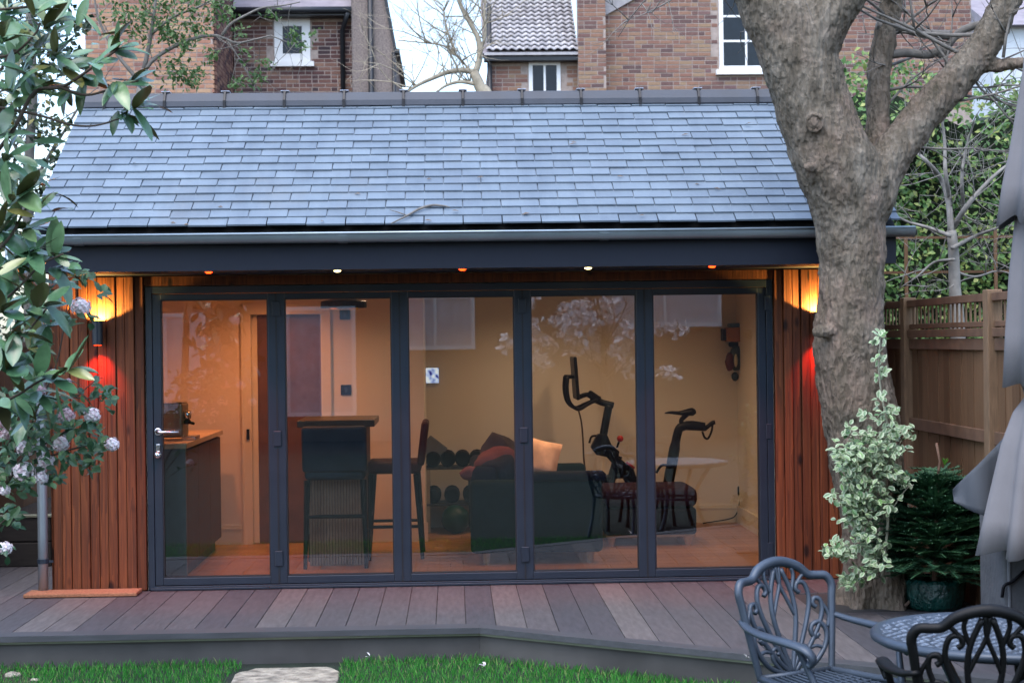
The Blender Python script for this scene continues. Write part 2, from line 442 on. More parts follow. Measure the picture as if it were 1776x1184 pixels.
# lawn blades: only the strip one can see
gb = MB()
SL0, SL1 = gz(412, 1165, LZ).x, gz(592, 1165, LZ).x
for _ in range(80000):
    x = random.uniform(-4.2, 3.6); y = random.uniform(-4.4, edge_y(x)+.06)
    if y < -3.3 and random.random() < .6: continue
    if SL0-.02+.03*math.sin(y*9) < x < SL1+.02*math.sin(y*7) and y > -3.4: continue
    if x < -3.0 and y < -2.25-.35*(x+3.6) and random.random() < .9: continue
    h = random.uniform(.018, .048)*(1.25 if y > edge_y(x)-.06 else 1); a = random.uniform(0, 6.28); l = random.uniform(-.6, .6)*h
    wd = .0022; dx, dy = math.cos(a)*wd, math.sin(a)*wd; ox, oy = random.uniform(-.5,.5)*h, l
    gb.add([(x-dx, y-dy, LZ), (x+dx, y+dy, LZ), (x+dx*.7+ox*.45, y+dy*.7+oy*.45, LZ+h*.6), (x+ox, y+oy, LZ+h)], [(0,1,2),(0,2,3)])
g = stuff(gb.build('grass', M['grass'])); tag(g, 'short green lawn grass growing along the foot of the deck', 'grass')
# stepping slab
sb = MB(); pl = []
for t in range(36):
    a = 2*math.pi*t/36; cx, cy = (SL0+SL1)/2, -2.56
    rx, ry = (SL1-SL0)/2, .60
    q = Vector((abs(math.cos(a))**.35*math.copysign(1, math.cos(a))*rx, abs(math.sin(a))**.35*math.copysign(1, math.sin(a))*ry, 0))
    q *= 1 + .09*mnoise.noise(Vector((a*2, 3, 1)))
    pl.append(Vector((cx, cy, LZ-.06)) + q)
sb.prism(pl, (0,0,.068)); tag(sb.build('stepping_slab', M['slab'], bevel=.008), 'pale rough sandstone slab set in the lawn below the deck edge', 'slab')
# soil border, bottom left, with stones
struct(MB().prism([gz(-60,1190,LZ), gz(75,1190,LZ), gz(28,1168,LZ), gz(-60,1148,LZ)], (0,0,.012)).build('soil_border', M['soil']))
st = [(22,1176,.035,'pale pebble lying in the dark soil border'), (60,1182,.02,'small grey pebble at the edge of the soil border')]
for px, py, r_, lb in st:
    p = gz(px, py, LZ); tag(MB().ball(p+Vector((0,0,r_*.5)), r_, 12, (1.3,1,.7), jit=.3).build('pebble', M['slab'], smooth=True), lb, 'pebble', 'pebbles in the soil border')
# petals fallen on the deck and lawn
for n_, (px, py, z, lb) in enumerate([(1295,1140,.004,'white petal on the deck edge left of the near blue chair'), (640,1138,LZ+.06,'white petal on the lawn right of the pale slab'),(840,1153,LZ+.06,'tan fallen petal on the lawn below the deck corner')]):
    p = gz(px, py, z); b = MB()
    for q in range(3): leaf_into(b, p + rv(.006), Vector((random.uniform(-1,1), random.uniform(-1,1), .15)), (0,0,1), .028, .02, .5, -.2)
    tag(b.build('fallen_petal', M['petal']), lb, 'petal', 'petals fallen from the shrub')

# ================================================================== GARDEN ROOM
WL, WR = X(91, 0), X(1462, 0)            # outer wall edges
DL, DR = X(256, 0, 760), X(1341, 0, 760) # door frame
FT, FB = Z(491, 0, 800), .004
GR = thing('garden_room', 'timber clad garden room with slate roof and five dark bifold glass doors', 'garden room', ((WL+WR)/2, 1.8, 0))
BY = 3.60; PY = 2.50; PXE = X(737, PY, 800)
# shell
MB().bb(WL+.03, DL, .02, .16, 0, 2.42).build('wall', M['wall'], GR)
MB().bb(DR, WR-.03, .02, .16, 0, 2.42).build('wall', M['wall'], GR)
MB().bb(WL+.03, WL+.16, .16, BY+.1, 0, 2.42).build('wall', M['wall'], GR)
MB().bb(WR-.16, WR-.03, .16, BY+.1, 0, 2.42).build('wall', M['wall'], GR)
MB().bb(WL+.16, WR-.16, BY, BY+.1, 0, 2.42).build('wall', M['wall'], GR)
MB().bb(DL, DR, .02, .16, FT+.002, 2.42).build('wall', M['wall'], GR)
fl = MB().bb(WL+.16, WR-.16, .05, BY, -.03, .012).build('floor', M['dark'], GR)
y = .06
for r_ in range(19):
    xx = WL+.17 - random.uniform(0, .9)
    while xx < WR-.17:
        a, b = max(xx, WL+.165), min(xx+1.4, WR-.165); xx += 1.403
        if b - a > .05: MB().bb(a, b, y, y+.183, .013, .02).build('floorboard', M['oak'], fl)
    y += .186
MB().bb(WL+.16, WR-.16, .16, BY, 2.30, 2.36).build('ceiling', plain('ceiling_white', (.78,.76,.72), .9, var=.02), GR)
# wash room partition with a dark doorway
d0, d1 = X(438, PY, 800), X(559, PY, 800); dt = Z(545, PY, 500)
LWX = WL+.16
MB().bb(LWX, d0, PY, PY+.1, .02, 2.30).build('partition', M['wall'], GR)
MB().bb(d1, PXE, PY, PY+.1, .02, 2.30).build('partition', M['wall'], GR)
MB().bb(d0, d1, PY, PY+.1, dt, 2.30).build('partition', M['wall'], GR)
MB().bb(PXE-.1, PXE, PY+.1, BY, .02, 2.30).build('partition', M['wall'], GR)
fr = MB(); fr.bb(d0-.07, d0-.001, PY-.022, PY-.001, .02, dt+.07); fr.bb(d1+.001, d1+.07, PY-.022, PY-.001, .02, dt+.07); fr.bb(d0-.001, d1+.001, PY-.022, PY-.001, dt+.001, dt+.07)
fr.bb(d0-.085, d0-.07, PY-.03, PY-.001, .02, dt+.085); fr.bb(d1+.07, d1+.085, PY-.03, PY-.001, .02, dt+.085); fr.bb(d0-.085, d1+.085, PY-.03, PY-.001, dt+.0705, dt+.085)
fr.build('architrave', M['skirt'], GR)
dd = MB().bb(d0+.05, d1-.002, PY+.045, PY+.085, .025, dt-.004).build('inner_door', plain('brown_door', (.13,.065,.05), .5, var=.2), GR)
MB().bb(d0+.001, d0+.049, PY+.03, PY+.09, .025, dt-.004).build('door_stop', M['skirt'], GR)
MB().bb(d0-.045, d0-.02, PY-.034, PY-.023, .93, 1.02).build('strike_plate', M['black'], GR)
def skirting(x0, x1, yy):
    m = MB(); m.bb(x0, x1, yy-.018, yy-.001, .02, .15); m.bb(x0, x1, yy-.024, yy-.001, .1505, .165); m.bb(x0, x1, yy-.016, yy-.001, .1655, .185)
    m.build('skirting_board', M['skirt'], GR)
skirting(LWX+.005, d0-.088, PY); skirting(d1+.088, PXE+.02, PY); skirting(PXE+.005, WR-.165, BY)
MB().bb(WR-.185, WR-.161, .2, BY-.03, .02, .18).build('skirting_board', M['skirt'], GR)
# cladding boards
def cladding(x0, x1, n):
    wd = (x1-x0)/n
    for i in range(n):
        a = x0 + wd*i; proud = (.0, .016, .006, .018, .003)[i % 5]
        MB().bb(a+.0015, a+wd-.0015, -.045-proud, .019, .006, 2.248).build('cladding_board', M['wood'], GR, bevel=.005)
    MB().bb(x0+.01, x1-.01, -.02, .0185, .008, 2.246).build('cladding_backing', M['anth_dk'], GR)
cladding(WL, DL-.01, 10); cladding(DR+.01, WR, 8)
for s_ in range(10):   # left return side of the building
    MB().bb(WL-.03, WL+.029, .03+s_*.36, .03+s_*.36+.34, .006, 2.5).build('cladding_board', M['wood'], GR)
    MB().bb(WR-.029, WR+.03, .03+s_*.36, .03+s_*.36+.34, .006, 2.5).build('cladding_board', M['wood'], GR)
MB().bb(DL-.008, DR+.008, -.03, .019, FT+.004, 2.246).build('head_board', M['wood'], GR)
# eaves
FY = -.78; SZ = Z(464, FY, 800)
VL, VR = X(49, -.80, 392), X(1561, -.80, 385)
MB().bb(VL+.04, VR-.04, FY, -.048-.03, SZ, SZ+.012).build('soffit', M['fascia'], GR)
EZ = Z(393, -.80, 800)
MB().bb(VL+.03, VR-.03, FY-.022, FY-.0005, SZ-.004, EZ-.03).build('fascia', M['fascia'], GR)
# gutter: half-round
GYc, GZc, gr = FY-.085, Z(402, FY-.085, 800)-.004, .062
gm = MB(); prof = [(GYc+gr*math.cos(a), GZc+gr*math.sin(a)) for a in [math.pi+math.pi*t/12 for t in range(13)]]
prof2 = [(GYc+(gr-.006)*math.cos(a), GZc+(gr-.006)*math.sin(a)) for a in [math.pi*2-math.pi*t/12 for t in range(13)]]
gm.prism([(VL+.0, yy, zz) for yy, zz in prof+prof2], (VR-VL+.07, 0, 0))
gu = gm.build('gutter', M['gutter'], GR, smooth=False)
MB().tube([(VL, GYc-gr, GZc), (VR+.07, GYc-gr, GZc)], .009, 8).build('gutter_bead', M['gutter'], gu, smooth=True)
for t in range(4):
    xx = VL+.35+t*1.75
    MB().prism([(xx-.03, GYc+(gr+.004)*math.cos(a), GZc+(gr+.004)*math.sin(a)) for a in [math.pi+math.pi*q/10 for q in range(11)]]+[(xx-.03, GYc+(gr-.001)*math.cos(a), GZc+(gr-.001)*math.sin(a)) for a in [2*math.pi-math.pi*q/10 for q in range(11)]], (.06,0,0)).build('gutter_union', M['gutter'], gu)
for xx in (VL-.004, VR+.071):
    MB().prism([(xx, GYc+(gr+.003)*math.cos(a), GZc+(gr+.003)*math.sin(a)) for a in [math.pi+math.pi*q/10 for q in range(11)]], (.004,0,0)).build('gutter_end', M['gutter'], gu)
# roof
RYd, RZ = .88, Z(181, .88, 800)
PIT = math.atan2(RZ-EZ, RYd+.80); SLN = math.hypot(RZ-EZ, RYd+.80)
up = Vector((0, math.cos(PIT), math.sin(PIT))); nn = Vector((0, -math.sin(PIT), math.cos(PIT))); E0 = Vector((0, -.80, EZ))
rf = MB()
RB = 3.95; RBZ = 2.46
ztop = RZ - .035
rf.prism([(VL+.02, -.765, EZ-.035), (VL+.02, RYd, ztop), (VL+.02, RB, RBZ), (VL+.02, RB, RBZ-.05), (VL+.02, RYd, ztop-.06), (VL+.02, -.765, EZ-.07)], (VR-VL-.04, 0, 0))
roof = rf.build('roof', M['under'], GR)
for xx in (VL+.06, VR-.12):   # gable infill boards under the verge
    MB().prism([(xx, FY+.005, SZ+.02), (xx, FY+.005, EZ-.09), (xx, RYd, ztop-.09), (xx, BY+.1, RBZ+.02), (xx, BY+.1, SZ+.02)], (.05,0,0)).build('gable_board', M['anth'], GR)
NC = 17; GA = SLN/NC; SWD = .264
sme = {}
def slate_mesh(wd):
    key = round(wd, 3)
    if key not in sme:
        b = MB(); L = .26; j = .0015
        b.box((0, L/2, 0), (wd-.007, L, .012)); sme[key] = b.mesh('slate', M['slate'])
    return sme[key]
tilt = math.atan2(.024, .26)
far = MB(); cnt = 0
for c in range(NC):
    o_ = (c % 2)*SWD/2
    xs = [VL]; q = VL + (SWD/2 if c % 2 else SWD)
    while q < VR-.06: xs.append(q); q += SWD
    xs.append(VR)
    for a, b in zip(xs, xs[1:]):
        wd = b-a; p = E0 + up*(GA*c + random.gauss(0, .0035)) + nn*(.024+random.uniform(0,.004)); p.x = (a+b)/2
        L = .26 if c < NC-2 else (GA*(NC-c)+.02)
        if c < 13:
            inst('slate', slate_mesh(wd), p, roof, (PIT-tilt+random.uniform(-.008,.008), random.uniform(-.004,.004), random.gauss(0,.007)))
        else:
            rt = Euler((PIT-tilt, random.uniform(-.003,.003), random.uniform(-.006,.006))).to_matrix()
            far.box(p + rt @ Vector((0, L/2, 0)), (wd-.007, L, .012), rt)
stuff(far.build('upper_slates', M['slate'], roof))
pr = math.atan2(RZ-RBZ, RB-RYd)
# rear slope covering
MB().prism([(VL, RYd+.02, RZ+.0), (VL, RB+.04, RBZ+.02), (VL, RB+.04, RBZ+.032), (VL, RYd+.02, RZ+.012)], (VR-VL,0,0)).build('rear_slope', M['slate'], roof)
# ridge tiles
RT = .4565; nx = X(495, RYd, 170); x0 = nx - RT*math.ceil((nx-VL)/RT)
xx = max(VL-.0, x0)
edges = [VL-.01]
q = x0 + RT
while q < VR-.05: edges.append(q); q += RT
edges.append(VR+.01)
rz0 = RZ-.008
for a, b in zip(edges, edges[1:]):
    if b-a < .08: continue
    pf = [(-.135, -.028), (-.118, .015), (-.055, .088), (.055, .088), (.118, .015), (.135, -.028), (.120, -.028), (.106, .012), (.048, .074), (-.048, .074), (-.106, .012), (-.120, -.028)]
    pf = [(-.100, -.012), (-.094, .034), (-.052, .100), (.052, .100), (.100, .034), (.11, -.03), (.09, -.03), (.08, .028), (.04, .088), (-.04, .088), (-.078, .03), (-.082, -.01)]
    MB().prism([(a+.006, RYd+u_, rz0+v_) for u_, v_ in pf], (b-a-.012, 0, 0)).build('ridge_tile', M['ridge'], roof, bevel=.006)
for q in edges[1:-1]:
    b = MB(); b.bb(q-.010, q+.010, RYd-.108, RYd-.096, rz0-.035, rz0+.036); b.box((q, RYd-.077, rz0+.072), (.016, .012, .09), Matrix.Rotation(R(-32), 3, 'X')); b.bb(q-.018, q+.018, RYd-.06, RYd+.06, rz0+.101, rz0+.112)
    b.build('ridge_clip', M['clip'], roof)
    MB().bb(q-.032, q+.032, RYd-.05, RYd+.05, rz0+.1125, rz0+.119).build('ridge_clip_cap', M['clipw'], roof)
# bifold doors
dfm = MB(); jb = .045
dfm.bb(DL, DL+jb, -.028, .06, FB, FT); dfm.bb(DR-jb, DR, -.028, .06, FB, FT)
dfm.bb(DL+jb, DR-jb, -.028, .06, FT-.052, FT); dfm.bb(DL+jb, DR-jb, -.028, .06, FB, .03)
dfm.build('door_frame', M['anth'], GR, bevel=.003)
MB().bb(DL+.02, DR-.02, -.06, -.0285, .004, .02).build('threshold', M['anth'], GR, bevel=.003)
pw = (DR-DL-2*jb)/5; G0, G1 = .088, Z(514, 0, 800)
stile = (pw - (X(893,0,750)-X(709,0,750)))/2
for i in range(5):
    a = DL+jb+pw*i; b = a+pw; p0, p1 = .034, FT-.056; yy0, yy1 = -.020, .045
    m = MB(); s_ = stile
    m.bb(a+.002, a+s_, yy0, yy1, p0, p1); m.bb(b-s_, b-.002, yy0, yy1, p0, p1); m.bb(a+s_, b-s_, yy0, yy1, p0, G0); m.bb(a+s_, b-s_, yy0, yy1, G1, p1)
    dp = m.build('door_panel', M['anth'], GR, bevel=.004)
    m = MB(); t_ = .008
    m.bb(a+s_, a+s_+t_, -.014, .03, G0, G1); m.bb(b-s_-t_, b-s_, -.014, .03, G0, G1); m.bb(a+s_+t_, b-s_-t_, -.014, .03, G0, G0+t_); m.bb(a+s_+t_, b-s_-t_, -.014, .03, G1-t_, G1)
    m.build('glazing_bead', M['anth_dk'], dp)
    MB().bb(a+s_+.004, b-s_-.004, .004, .012, G0+.004, G1-.004).build('glass_pane', M['glass'], dp)
    if i:
        MB().bb(a-.006, a+.006, -.024, -.0205, p0, p1).build('meeting_seal', M['anth_dk'], dp)
    if i in (1, 3):
        for zz in (.16, 1.02, 1.95): MB().bb(a-.028, a+.028, -.034, -.0245, zz, zz+.11).build('hinge', M['anth'], dp, bevel=.004)
    if i == 4:
        for zz in (.16, 1.02, 1.95): MB().bb(b-.012, b+.03, -.036, -.0285, zz, zz+.11).build('hinge', M['anth'], dp, bevel=.004)
    if i == 0:
        hx = a + .035; hz = Z(748, 0, 280)
        h = MB(); h.lathe([(.026,0),(.026,.010),(.022,.012)], n=20)
        h.v = [(hx+vx, -.022-vz, hz+vy) for vx, vy, vz in h.v]
        h.build('handle_rose', M['chrome'], dp, smooth=False)
        MB().tube([(hx, -.034, hz), (hx, -.065, hz), (hx+.02, -.075, hz), (hx+.155, -.078, hz-.002)], [.011,.011,.0105,.0095], 10).build('door_handle', M['chrome'], dp, smooth=True)
        lz = Z(783, 0, 280)
        m = MB(); m.rbox((hx, -.026, lz+.015), (.032, .012, .085), .005); m.build('lock_plate', M['chrome'], dp)
        MB().ball((hx, -.055, lz-.02), .027, 14, (1,1,1)).build('turn_knob', M['chrome'], dp, smooth=True)
# downpipe on the left corner
dpx = X(75, -.08, 900); pr_ = .036
dpp = [(dpx, GYc, GZc-gr), (dpx, GYc, GZc-gr-.07), (dpx, GYc+.03, GZc-gr-.13), (dpx, -.13, 2.12), (dpx, -.10, 2.03), (dpx, -.10, 1.9), (dpx, -.10, .01)]
dpo = MB().tube(smooth_path(dpp, 5), pr_, 14).build('downpipe', M['gutter'], GR, smooth=True)
for zz in (.22, 1.25): MB().tube([(dpx, -.10, zz), (dpx, -.10, zz+.03)], pr_+.006, 14).build('pipe_bracket', M['anth'], dpo)
MB().bb(dpx, WL+.01, -.105, -.095, .225, .24).build('pipe_bracket', M['anth'], dpo)
# ================================================================== LIT LAMPS
def lamp(kind, loc, energy, color, parent=None, size=.03, direction=None, angle=None, blend=.3):
    ld = bpy.data.lights.new('light', kind); ld.energy = energy; ld.color = color
    if kind in ('SPOT', 'POINT'): ld.shadow_soft_size = size
    if kind == 'SPOT': ld.spot_size = R(angle); ld.spot_blend = blend
    if kind == 'AREA': ld.size = size
    o = bpy.data.objects.new('lamp_light', ld); COL.objects.link(o); o.location = loc
    if direction is not None: o.rotation_euler = Vector(direction).to_track_quat('-Z', 'Y').to_euler()
    return put(o, parent)
YEL, RED, WARM, AMB = (1.0,.64,.17), (1.0,.03,.012), (1.0,.72,.38), (1.0,.42,.14)
yl, rl, wl = glow('yellow_lens', (1,.5,.05), 5), glow('red_lens', (1,.030,.002), 3.5), glow('white_lens', (1,.78,.32), 4)
for (px, lb) in ((169, 'dark cylinder wall light, yellow upward and red downward glow, beside the flowering shrub'), (1421, 'dark cylinder wall light with yellow and red glow half hidden behind the tree trunk')):
    lx = X(px, -.13, 570); z0, z1 = Z(598, -.13, 169), Z(556, -.13, 169)
    t = thing('wall_light', lb, 'wall light', (lx, -.08, z0), group='up and down wall lights on the cladding')
    m = MB(); m.lathe([(.034, z0), (.037, z0+.004), (.037, z1-.004), (.034, z1)], (lx, -.13, 0), 20); m.build('lamp_body', M['anth'], t, smooth=False)
    MB().bb(lx-.02, lx+.02, -.10, -.071, (z0+z1)/2-.05, (z0+z1)/2+.05).build('wall_bracket', M['anth'], t)
    MB().lathe([(.026, z1+.0005), (.026, z1+.003)], (lx, -.13, 0), 16).build('upper_lens', yl, t)
    MB().lathe([(.026, z0-.003), (.026, z0-.0005)], (lx, -.13, 0), 16).build('lower_lens', rl, t)
    lamp('SPOT', (lx, -.13, z1+.012), 9.5, YEL, t, .012, (0,.55,1), 140, .10)
    lamp('SPOT', (lx, -.13, z0-.012), 9, RED, t, .012, (0,.20,-1), 88, 1.0)
order = ('first', 'second', 'third', 'fourth', 'fifth')
for i, px in enumerate((362, 585, 802, 1020, 1235)):
    red = i % 2 == 0; lx = X(px, -.70, 466)
    t = thing('soffit_light', ('small %s recessed light under the eaves, %s from the left' % ('red' if red else 'pale yellow', order[i])), 'downlight', (lx, -.70, SZ), group='row of small lights under the eaves')
    MB().lathe([(.034, SZ-.001), (.034, SZ-.006), (.026, SZ-.008), (.026, SZ-.002)], (lx, -.70, 0), 18).build('bezel', M['chrome'], t)
    MB().lathe([(.0, SZ-.018), (.014, SZ-.017), (.024, SZ-.010), (.0245, SZ-.003)], (lx, -.70, 0), 16).build('lens', rl if red else wl, t, smooth=True)
    lamp('SPOT', (lx, -.70, SZ-.03), 34 if red else 2.5, (1,.09,.05) if red else (1,.85,.55), t, .02, (0,.27,-1), 70, 1.0)
INT = .30
# interior ceiling lights (their discs sit in the ceiling, out of the door head's sight line)
for (cx, cy, en, cc, lb) in ((-2.15, 1.2, 30, (1,.29,.11), 'amber ceiling downlight over the kitchen counter'), (-1.55, 1.95, 22, (1,.33,.13), 'amber ceiling downlight before the inner doorway'),
      (-.65, 1.6, 10, (1,.62,.38), 'warm ceiling downlight over the bar'), (.55, 2.7, 15, (1,.64,.40), 'warm ceiling downlight over the weights rack'),
      (1.5, 2.5, 17, (1,.63,.38), 'warm ceiling downlight over the exercise bike'), (2.2, 1.4, 9, (1,.62,.38), 'warm ceiling downlight by the right wall'), (-1.2, .75, 11, (1,.32,.11), 'added amber fill light just inside the second glass panel'), (.3, .7, 11, (1,.40,.15), 'added amber fill light just inside the third glass panel'), (1.7, .8, 15, (1,.46,.18), 'added amber fill light just inside the fifth glass panel')):  # last three are unseen fill lights added to brighten the floor
    t = thing('ceiling_light', lb, 'downlight', (cx, cy, 2.30), group='ceiling lights in the garden room')
    MB().lathe([(.05, 2.299), (.05, 2.294), (.04, 2.292)], (cx, cy, 0), 18).build('bezel', M['chrome'], t)
    MB().lathe([(.036, 2.2915), (.036, 2.290)], (cx, cy, 0), 16).build('lens', glow('ceiling_lens', cc, 12), t)
    lamp('SPOT', (cx, cy, 2.27), en*INT*2.2, cc, t, .05, (0,0,-1), 150, 1.0)

# ================================================================== INSIDE THE ROOM
FZ = .02
# kitchen counter along the left wall
cx1 = X(325, .32, 880); cz = Z(768, .32, 300)
t = thing('kitchen_counter', 'dark kitchen counter with pale worktop and brown cabinet fronts by the left door', 'counter', (cx1-.3, 1.2, FZ))
MB().bb(LWX+.01, cx1, .26, .30, FZ, cz-.04).build('end_panel', plain('grey_panel', (.075,.085,.09), .5), t)
MB().bb(LWX+.01, cx1-.03, .3005, 2.15, FZ+.1, cz-.04).build('cabinet', plain('dark_carcass', (.02,.014,.012), .6, spec=.15), t)
for q in range(3):
    MB().bb(cx1-.03, cx1-.008, .31+q*.615, .31+q*.615+.605, FZ+.11, cz-.06).build('cabinet_door', plain('walnut_front', (.075,.034,.020), .5, spec=.15, var=.3, ns=3, stretch=(1,1,8)), t, bevel=.002)
MB().bb(LWX+.01, cx1-.06, .32, 2.13, FZ, FZ+.099).build('plinth', M['black'], t)
MB().bb(LWX+.01, cx1+.012, .25, 2.18, cz-.039, cz).build('worktop', plain('pale_worktop', (.55,.42,.27), .35), t, bevel=.003)
# coffee machine
mx = X(306, .75, 730); mz = cz+.001; mh = Z(698, .75, 306)
t = thing('coffee_machine', 'silver box-shaped coffee machine standing on the kitchen counter', 'coffee machine', (mx, .75, mz))
MB().rbox((mx-.03, .78, (mz+mh)/2+.01), (.19, .30, mh-mz-.02), .02).build('housing', plain('brushed_steel', (.20,.19,.15), .35, metal=.6), t)
MB().bb(mx-.115, mx+.06, .64, .92, mh, mh+.008).build('cup_tray', M['chrome'], t)
MB().lathe([(.03,-.03),(.034,0),(.03,.03)], (mx+.088, .70, mz+.19), 14).build('group_head', M['chrome'], t, smooth=True)
MB().lathe([(.026,-.02),(.03,0),(.012,.025)], (mx+.09, .70, mz+.14), 14).build('portafilter', M['black'], t, smooth=True)
MB().tube([(mx+.09,.70,mz+.135),(mx+.145,.66,mz+.125)], .011, 8).build('portafilter_handle', M['black'], t, smooth=True)
MB().bb(mx+.05, mx+.16, .64, .86, mz, mz+.03).build('drip_tray', M['chrome'], t, bevel=.004)
# bar island: dark top, ribbed front
iy0, iy1 = 1.0, 1.75; ix0, ix1 = X(516, iy0, 735), X(650, iy0, 735); iz = Z(728, iy0, 580)
bx0, bx1 = X(536, iy0, 900), X(636, iy0, 900)
t = thing('bar_island', 'tall narrow bar with dark top and ribbed wooden body', 'bar', ((ix0+ix1)/2, 1.4, FZ))
MB().bb(ix0, ix1, iy0-.05, iy1, iz-.055, iz).build('bar_top', plain('dark_stone', (.055,.052,.042), .3), t, bevel=.006)
MB().bb(bx0, bx1, iy0+.03, iy1-.05, FZ, iz-.0555).build('body', plain('dark_bar_body', (.09,.045,.03), .6), t)
rbm = plain('rib_wood', (.30,.19,.12), .5, var=.3, ns=12, stretch=(20,20,1))
n = 20; wd = (bx1-bx0)/n
for q in range(n): MB().bb(bx0+wd*q+.003, bx0+wd*(q+1)-.003, iy0+.008, iy0+.0295, FZ, iz-.20).build('slat', rbm, t)
MB().bb(bx0, bx1, iy0+.005, iy0+.0295, iz-.195, iz-.056).build('dark_band', plain('dark_band', (.03,.022,.028), .5), t)
# bar stools
def stool(name, label, loc, rz, cm):
    LOCAL[0] = True
    t = thing(name, label, 'bar stool', loc, rz, 'bar stools at the bar')
    w2, d2, sh = .235, .21, .70
    lm = M['black']
    for sx in (-1, 1):
        for sy in (-1, 1):
            MB().tube([(sx*(w2-.02), sy*(d2-.03), sh-.02), (sx*(w2+.0), sy*(d2+.012), 0)], [.026, .015], 8).build('leg', lm, t)
        MB().tube([(sx*(w2-.008), -d2+.01, .26), (sx*(w2-.008), d2-.01, .26)], .013, 8).build('stretcher', lm, t)
    for sy, zz in ((-1, .40), (1, .33)): MB().tube([(-w2+.01, sy*(d2-.005), zz), (w2-.01, sy*(d2-.005), zz)], .015, 8).build('footrest', lm, t)
    MB().rbox((0, 0, sh+.03), (.47, .44, .10), .035).build('seat', cm, t, smooth=True)
    b = MB(); b.rbox((0, -.235, sh+.22), (.50, .06, .36), .028, Matrix.Rotation(R(7), 3, 'X')); b.build('backrest', cm, t, smooth=True)
    LOCAL[0] = False
    return t
blue = plain('blue_leather', (.018,.038,.060), .5, spec=.2); maroon = plain('maroon_leather', (.045,.012,.016), .5, spec=.2)
sp = gz(583, 985, FZ); stool('bar_stool', 'blue bar stool with its back to the glass, in front of the bar', (sp.x, sp.y+.20, FZ), 0, blue)
sp = gz(690, 966, FZ); stool('bar_stool', 'dark maroon bar stool seen from the side, right of the bar', (sp.x-.02, sp.y+.12, FZ), R(90), maroon)
# sofa, end on
navy = plain('dark_teal_fabric', (.012,.026,.030), .8, spec=.08, bump=.3, bs=300); navy2 = plain('navy_fabric', (.014,.018,.036), .8, spec=.08, bump=.3, bs=300)
sy0 = gz(930, 978, FZ).y; sx0, sx1 = X(816, sy0, 900), X(1046, sy0, 900); sz = Z(832, sy0, 930)
t = thing('sofa', 'dark teal sofa standing end-on behind the third and fourth glass panels', 'sofa', ((sx0+sx1)/2, sy0+.9, FZ))
wdm = plain('leg_wood', (.42,.24,.12), .5)
for px in (sx0+.12, sx1-.10):
    for yy in (sy0+.08, sy0+1.7): MB().lathe([(.022, FZ), (.036, FZ+.085)], (px, yy, 0), 10).build('leg', wdm, t)
MB().rbox(((sx0+sx1)/2, sy0+.07, (sz+FZ+.085)/2), (sx1-sx0, .14, sz-FZ-.085), .04).build('arm', navy, t, smooth=True)
MB().rbox(((sx0+sx1)/2, sy0+1.72, (sz+FZ+.085)/2), (sx1-sx0, .14, sz-FZ-.085), .04).build('arm', navy, t, smooth=True)
MB().rbox((sx0+.12, sy0+.9, .46), (.22, 1.5, .62), .06).build('backrest', navy2, t, smooth=True)
MB().rbox(((sx0+sx1)/2+.1, sy0+.9, .25), (sx1-sx0-.24, 1.49, .26), .04).build('base', navy, t, smooth=True)
for q in range(2): MB().rbox(((sx0+sx1)/2+.11, sy0+.52+q*.74, .46), (sx1-sx0-.26, .72, .17), .05).build('seat_cushion', navy2, t, smooth=True)
MB().rbox((sx0+.75, sy0+.07, sz+.022), (.62, .20, .07), .03).build('arm_throw', navy2, t, smooth=True)
# chaise stool
oy = gz(1180, 946, FZ).y; ox1 = X(1211, oy, 900); ox0 = X(1048, oy, 900); oz = Z(846, oy, 1130)
t = thing('ottoman', 'dark purple padded ottoman on wooden legs, right of the sofa', 'ottoman', ((ox0+ox1)/2, oy+.3, FZ))
ott = plain('purple_velvet', (.030,.016,.032), .7, spec=.08, bump=.2, bs=200)
MB().rbox(((ox0+ox1)/2, oy+.33, oz-.085), (ox1-ox0, .66, .17), .06).build('cushion', ott, t, smooth=True)
MB().rbox(((ox0+ox1)/2, oy+.33, (oz-.17+FZ+.09)/2), (ox1-ox0-.02, .64, oz-.17-FZ-.09), .03).build('base', plain('ottoman_base', (.012,.010,.016), .8, spec=.08), t, smooth=True)
MB().bb(ox0+.02, ox1-.02, oy+.03, oy+.06, FZ+.075, FZ+.092).build('rail', wdm, t)
for px in (ox0+.06, ox1-.08):
    for yy in (oy+.05, oy+.6): MB().lathe([(.022, FZ), (.04, FZ+.075)], (px, yy, 0), 10).build('leg', wdm, t)
# pillow
def pillow(name, label, c, size, rot, mat):
    b = MB(); n = 10; vs = []; fs = []
    for s_ in (1, -1):
        for i in range(n+1):
            for j in range(n+1):
                u, v_ = i/n*2-1, j/n*2-1
                h = .30*((1-u**4)*(1-v_**4))**.5*(1+.12*mnoise.noise(Vector((u*2,v_*2,s_))))
                pin = 1-.06*(1-abs(u))*abs(v_)-.06*(1-abs(v_))*abs(u)
                vs.append(Vector(c) + rot @ Vector((u*size*pin/2, s_*h*size/2.2, v_*size*pin/2)))
    N = (n+1)**2
    for s_ in (0, 1):
        for i in range(n):
            for j in range(n):
                a = s_*N+i*(n+1)+j; fs.append((a, a+1, a+n+2, a+n+1) if s_ else (a, a+n+1, a+n+2, a+1))
    b.add(vs, fs); return tag(b.build(name, mat, smooth=True), label, 'cushion')
lit = plain('peach_fabric', (.62,.36,.25), .8, var=.25, ns=9)
pp = at(938, 796, sy0+.42); pillow('cushion', 'pale peach cushion, brightly lit, propped on the sofa', (pp.x, pp.y, pp.z+.01), .30, Matrix.Rotation(R(14), 3, 'Y') @ Matrix.Rotation(R(-18), 3, 'X'), lit)
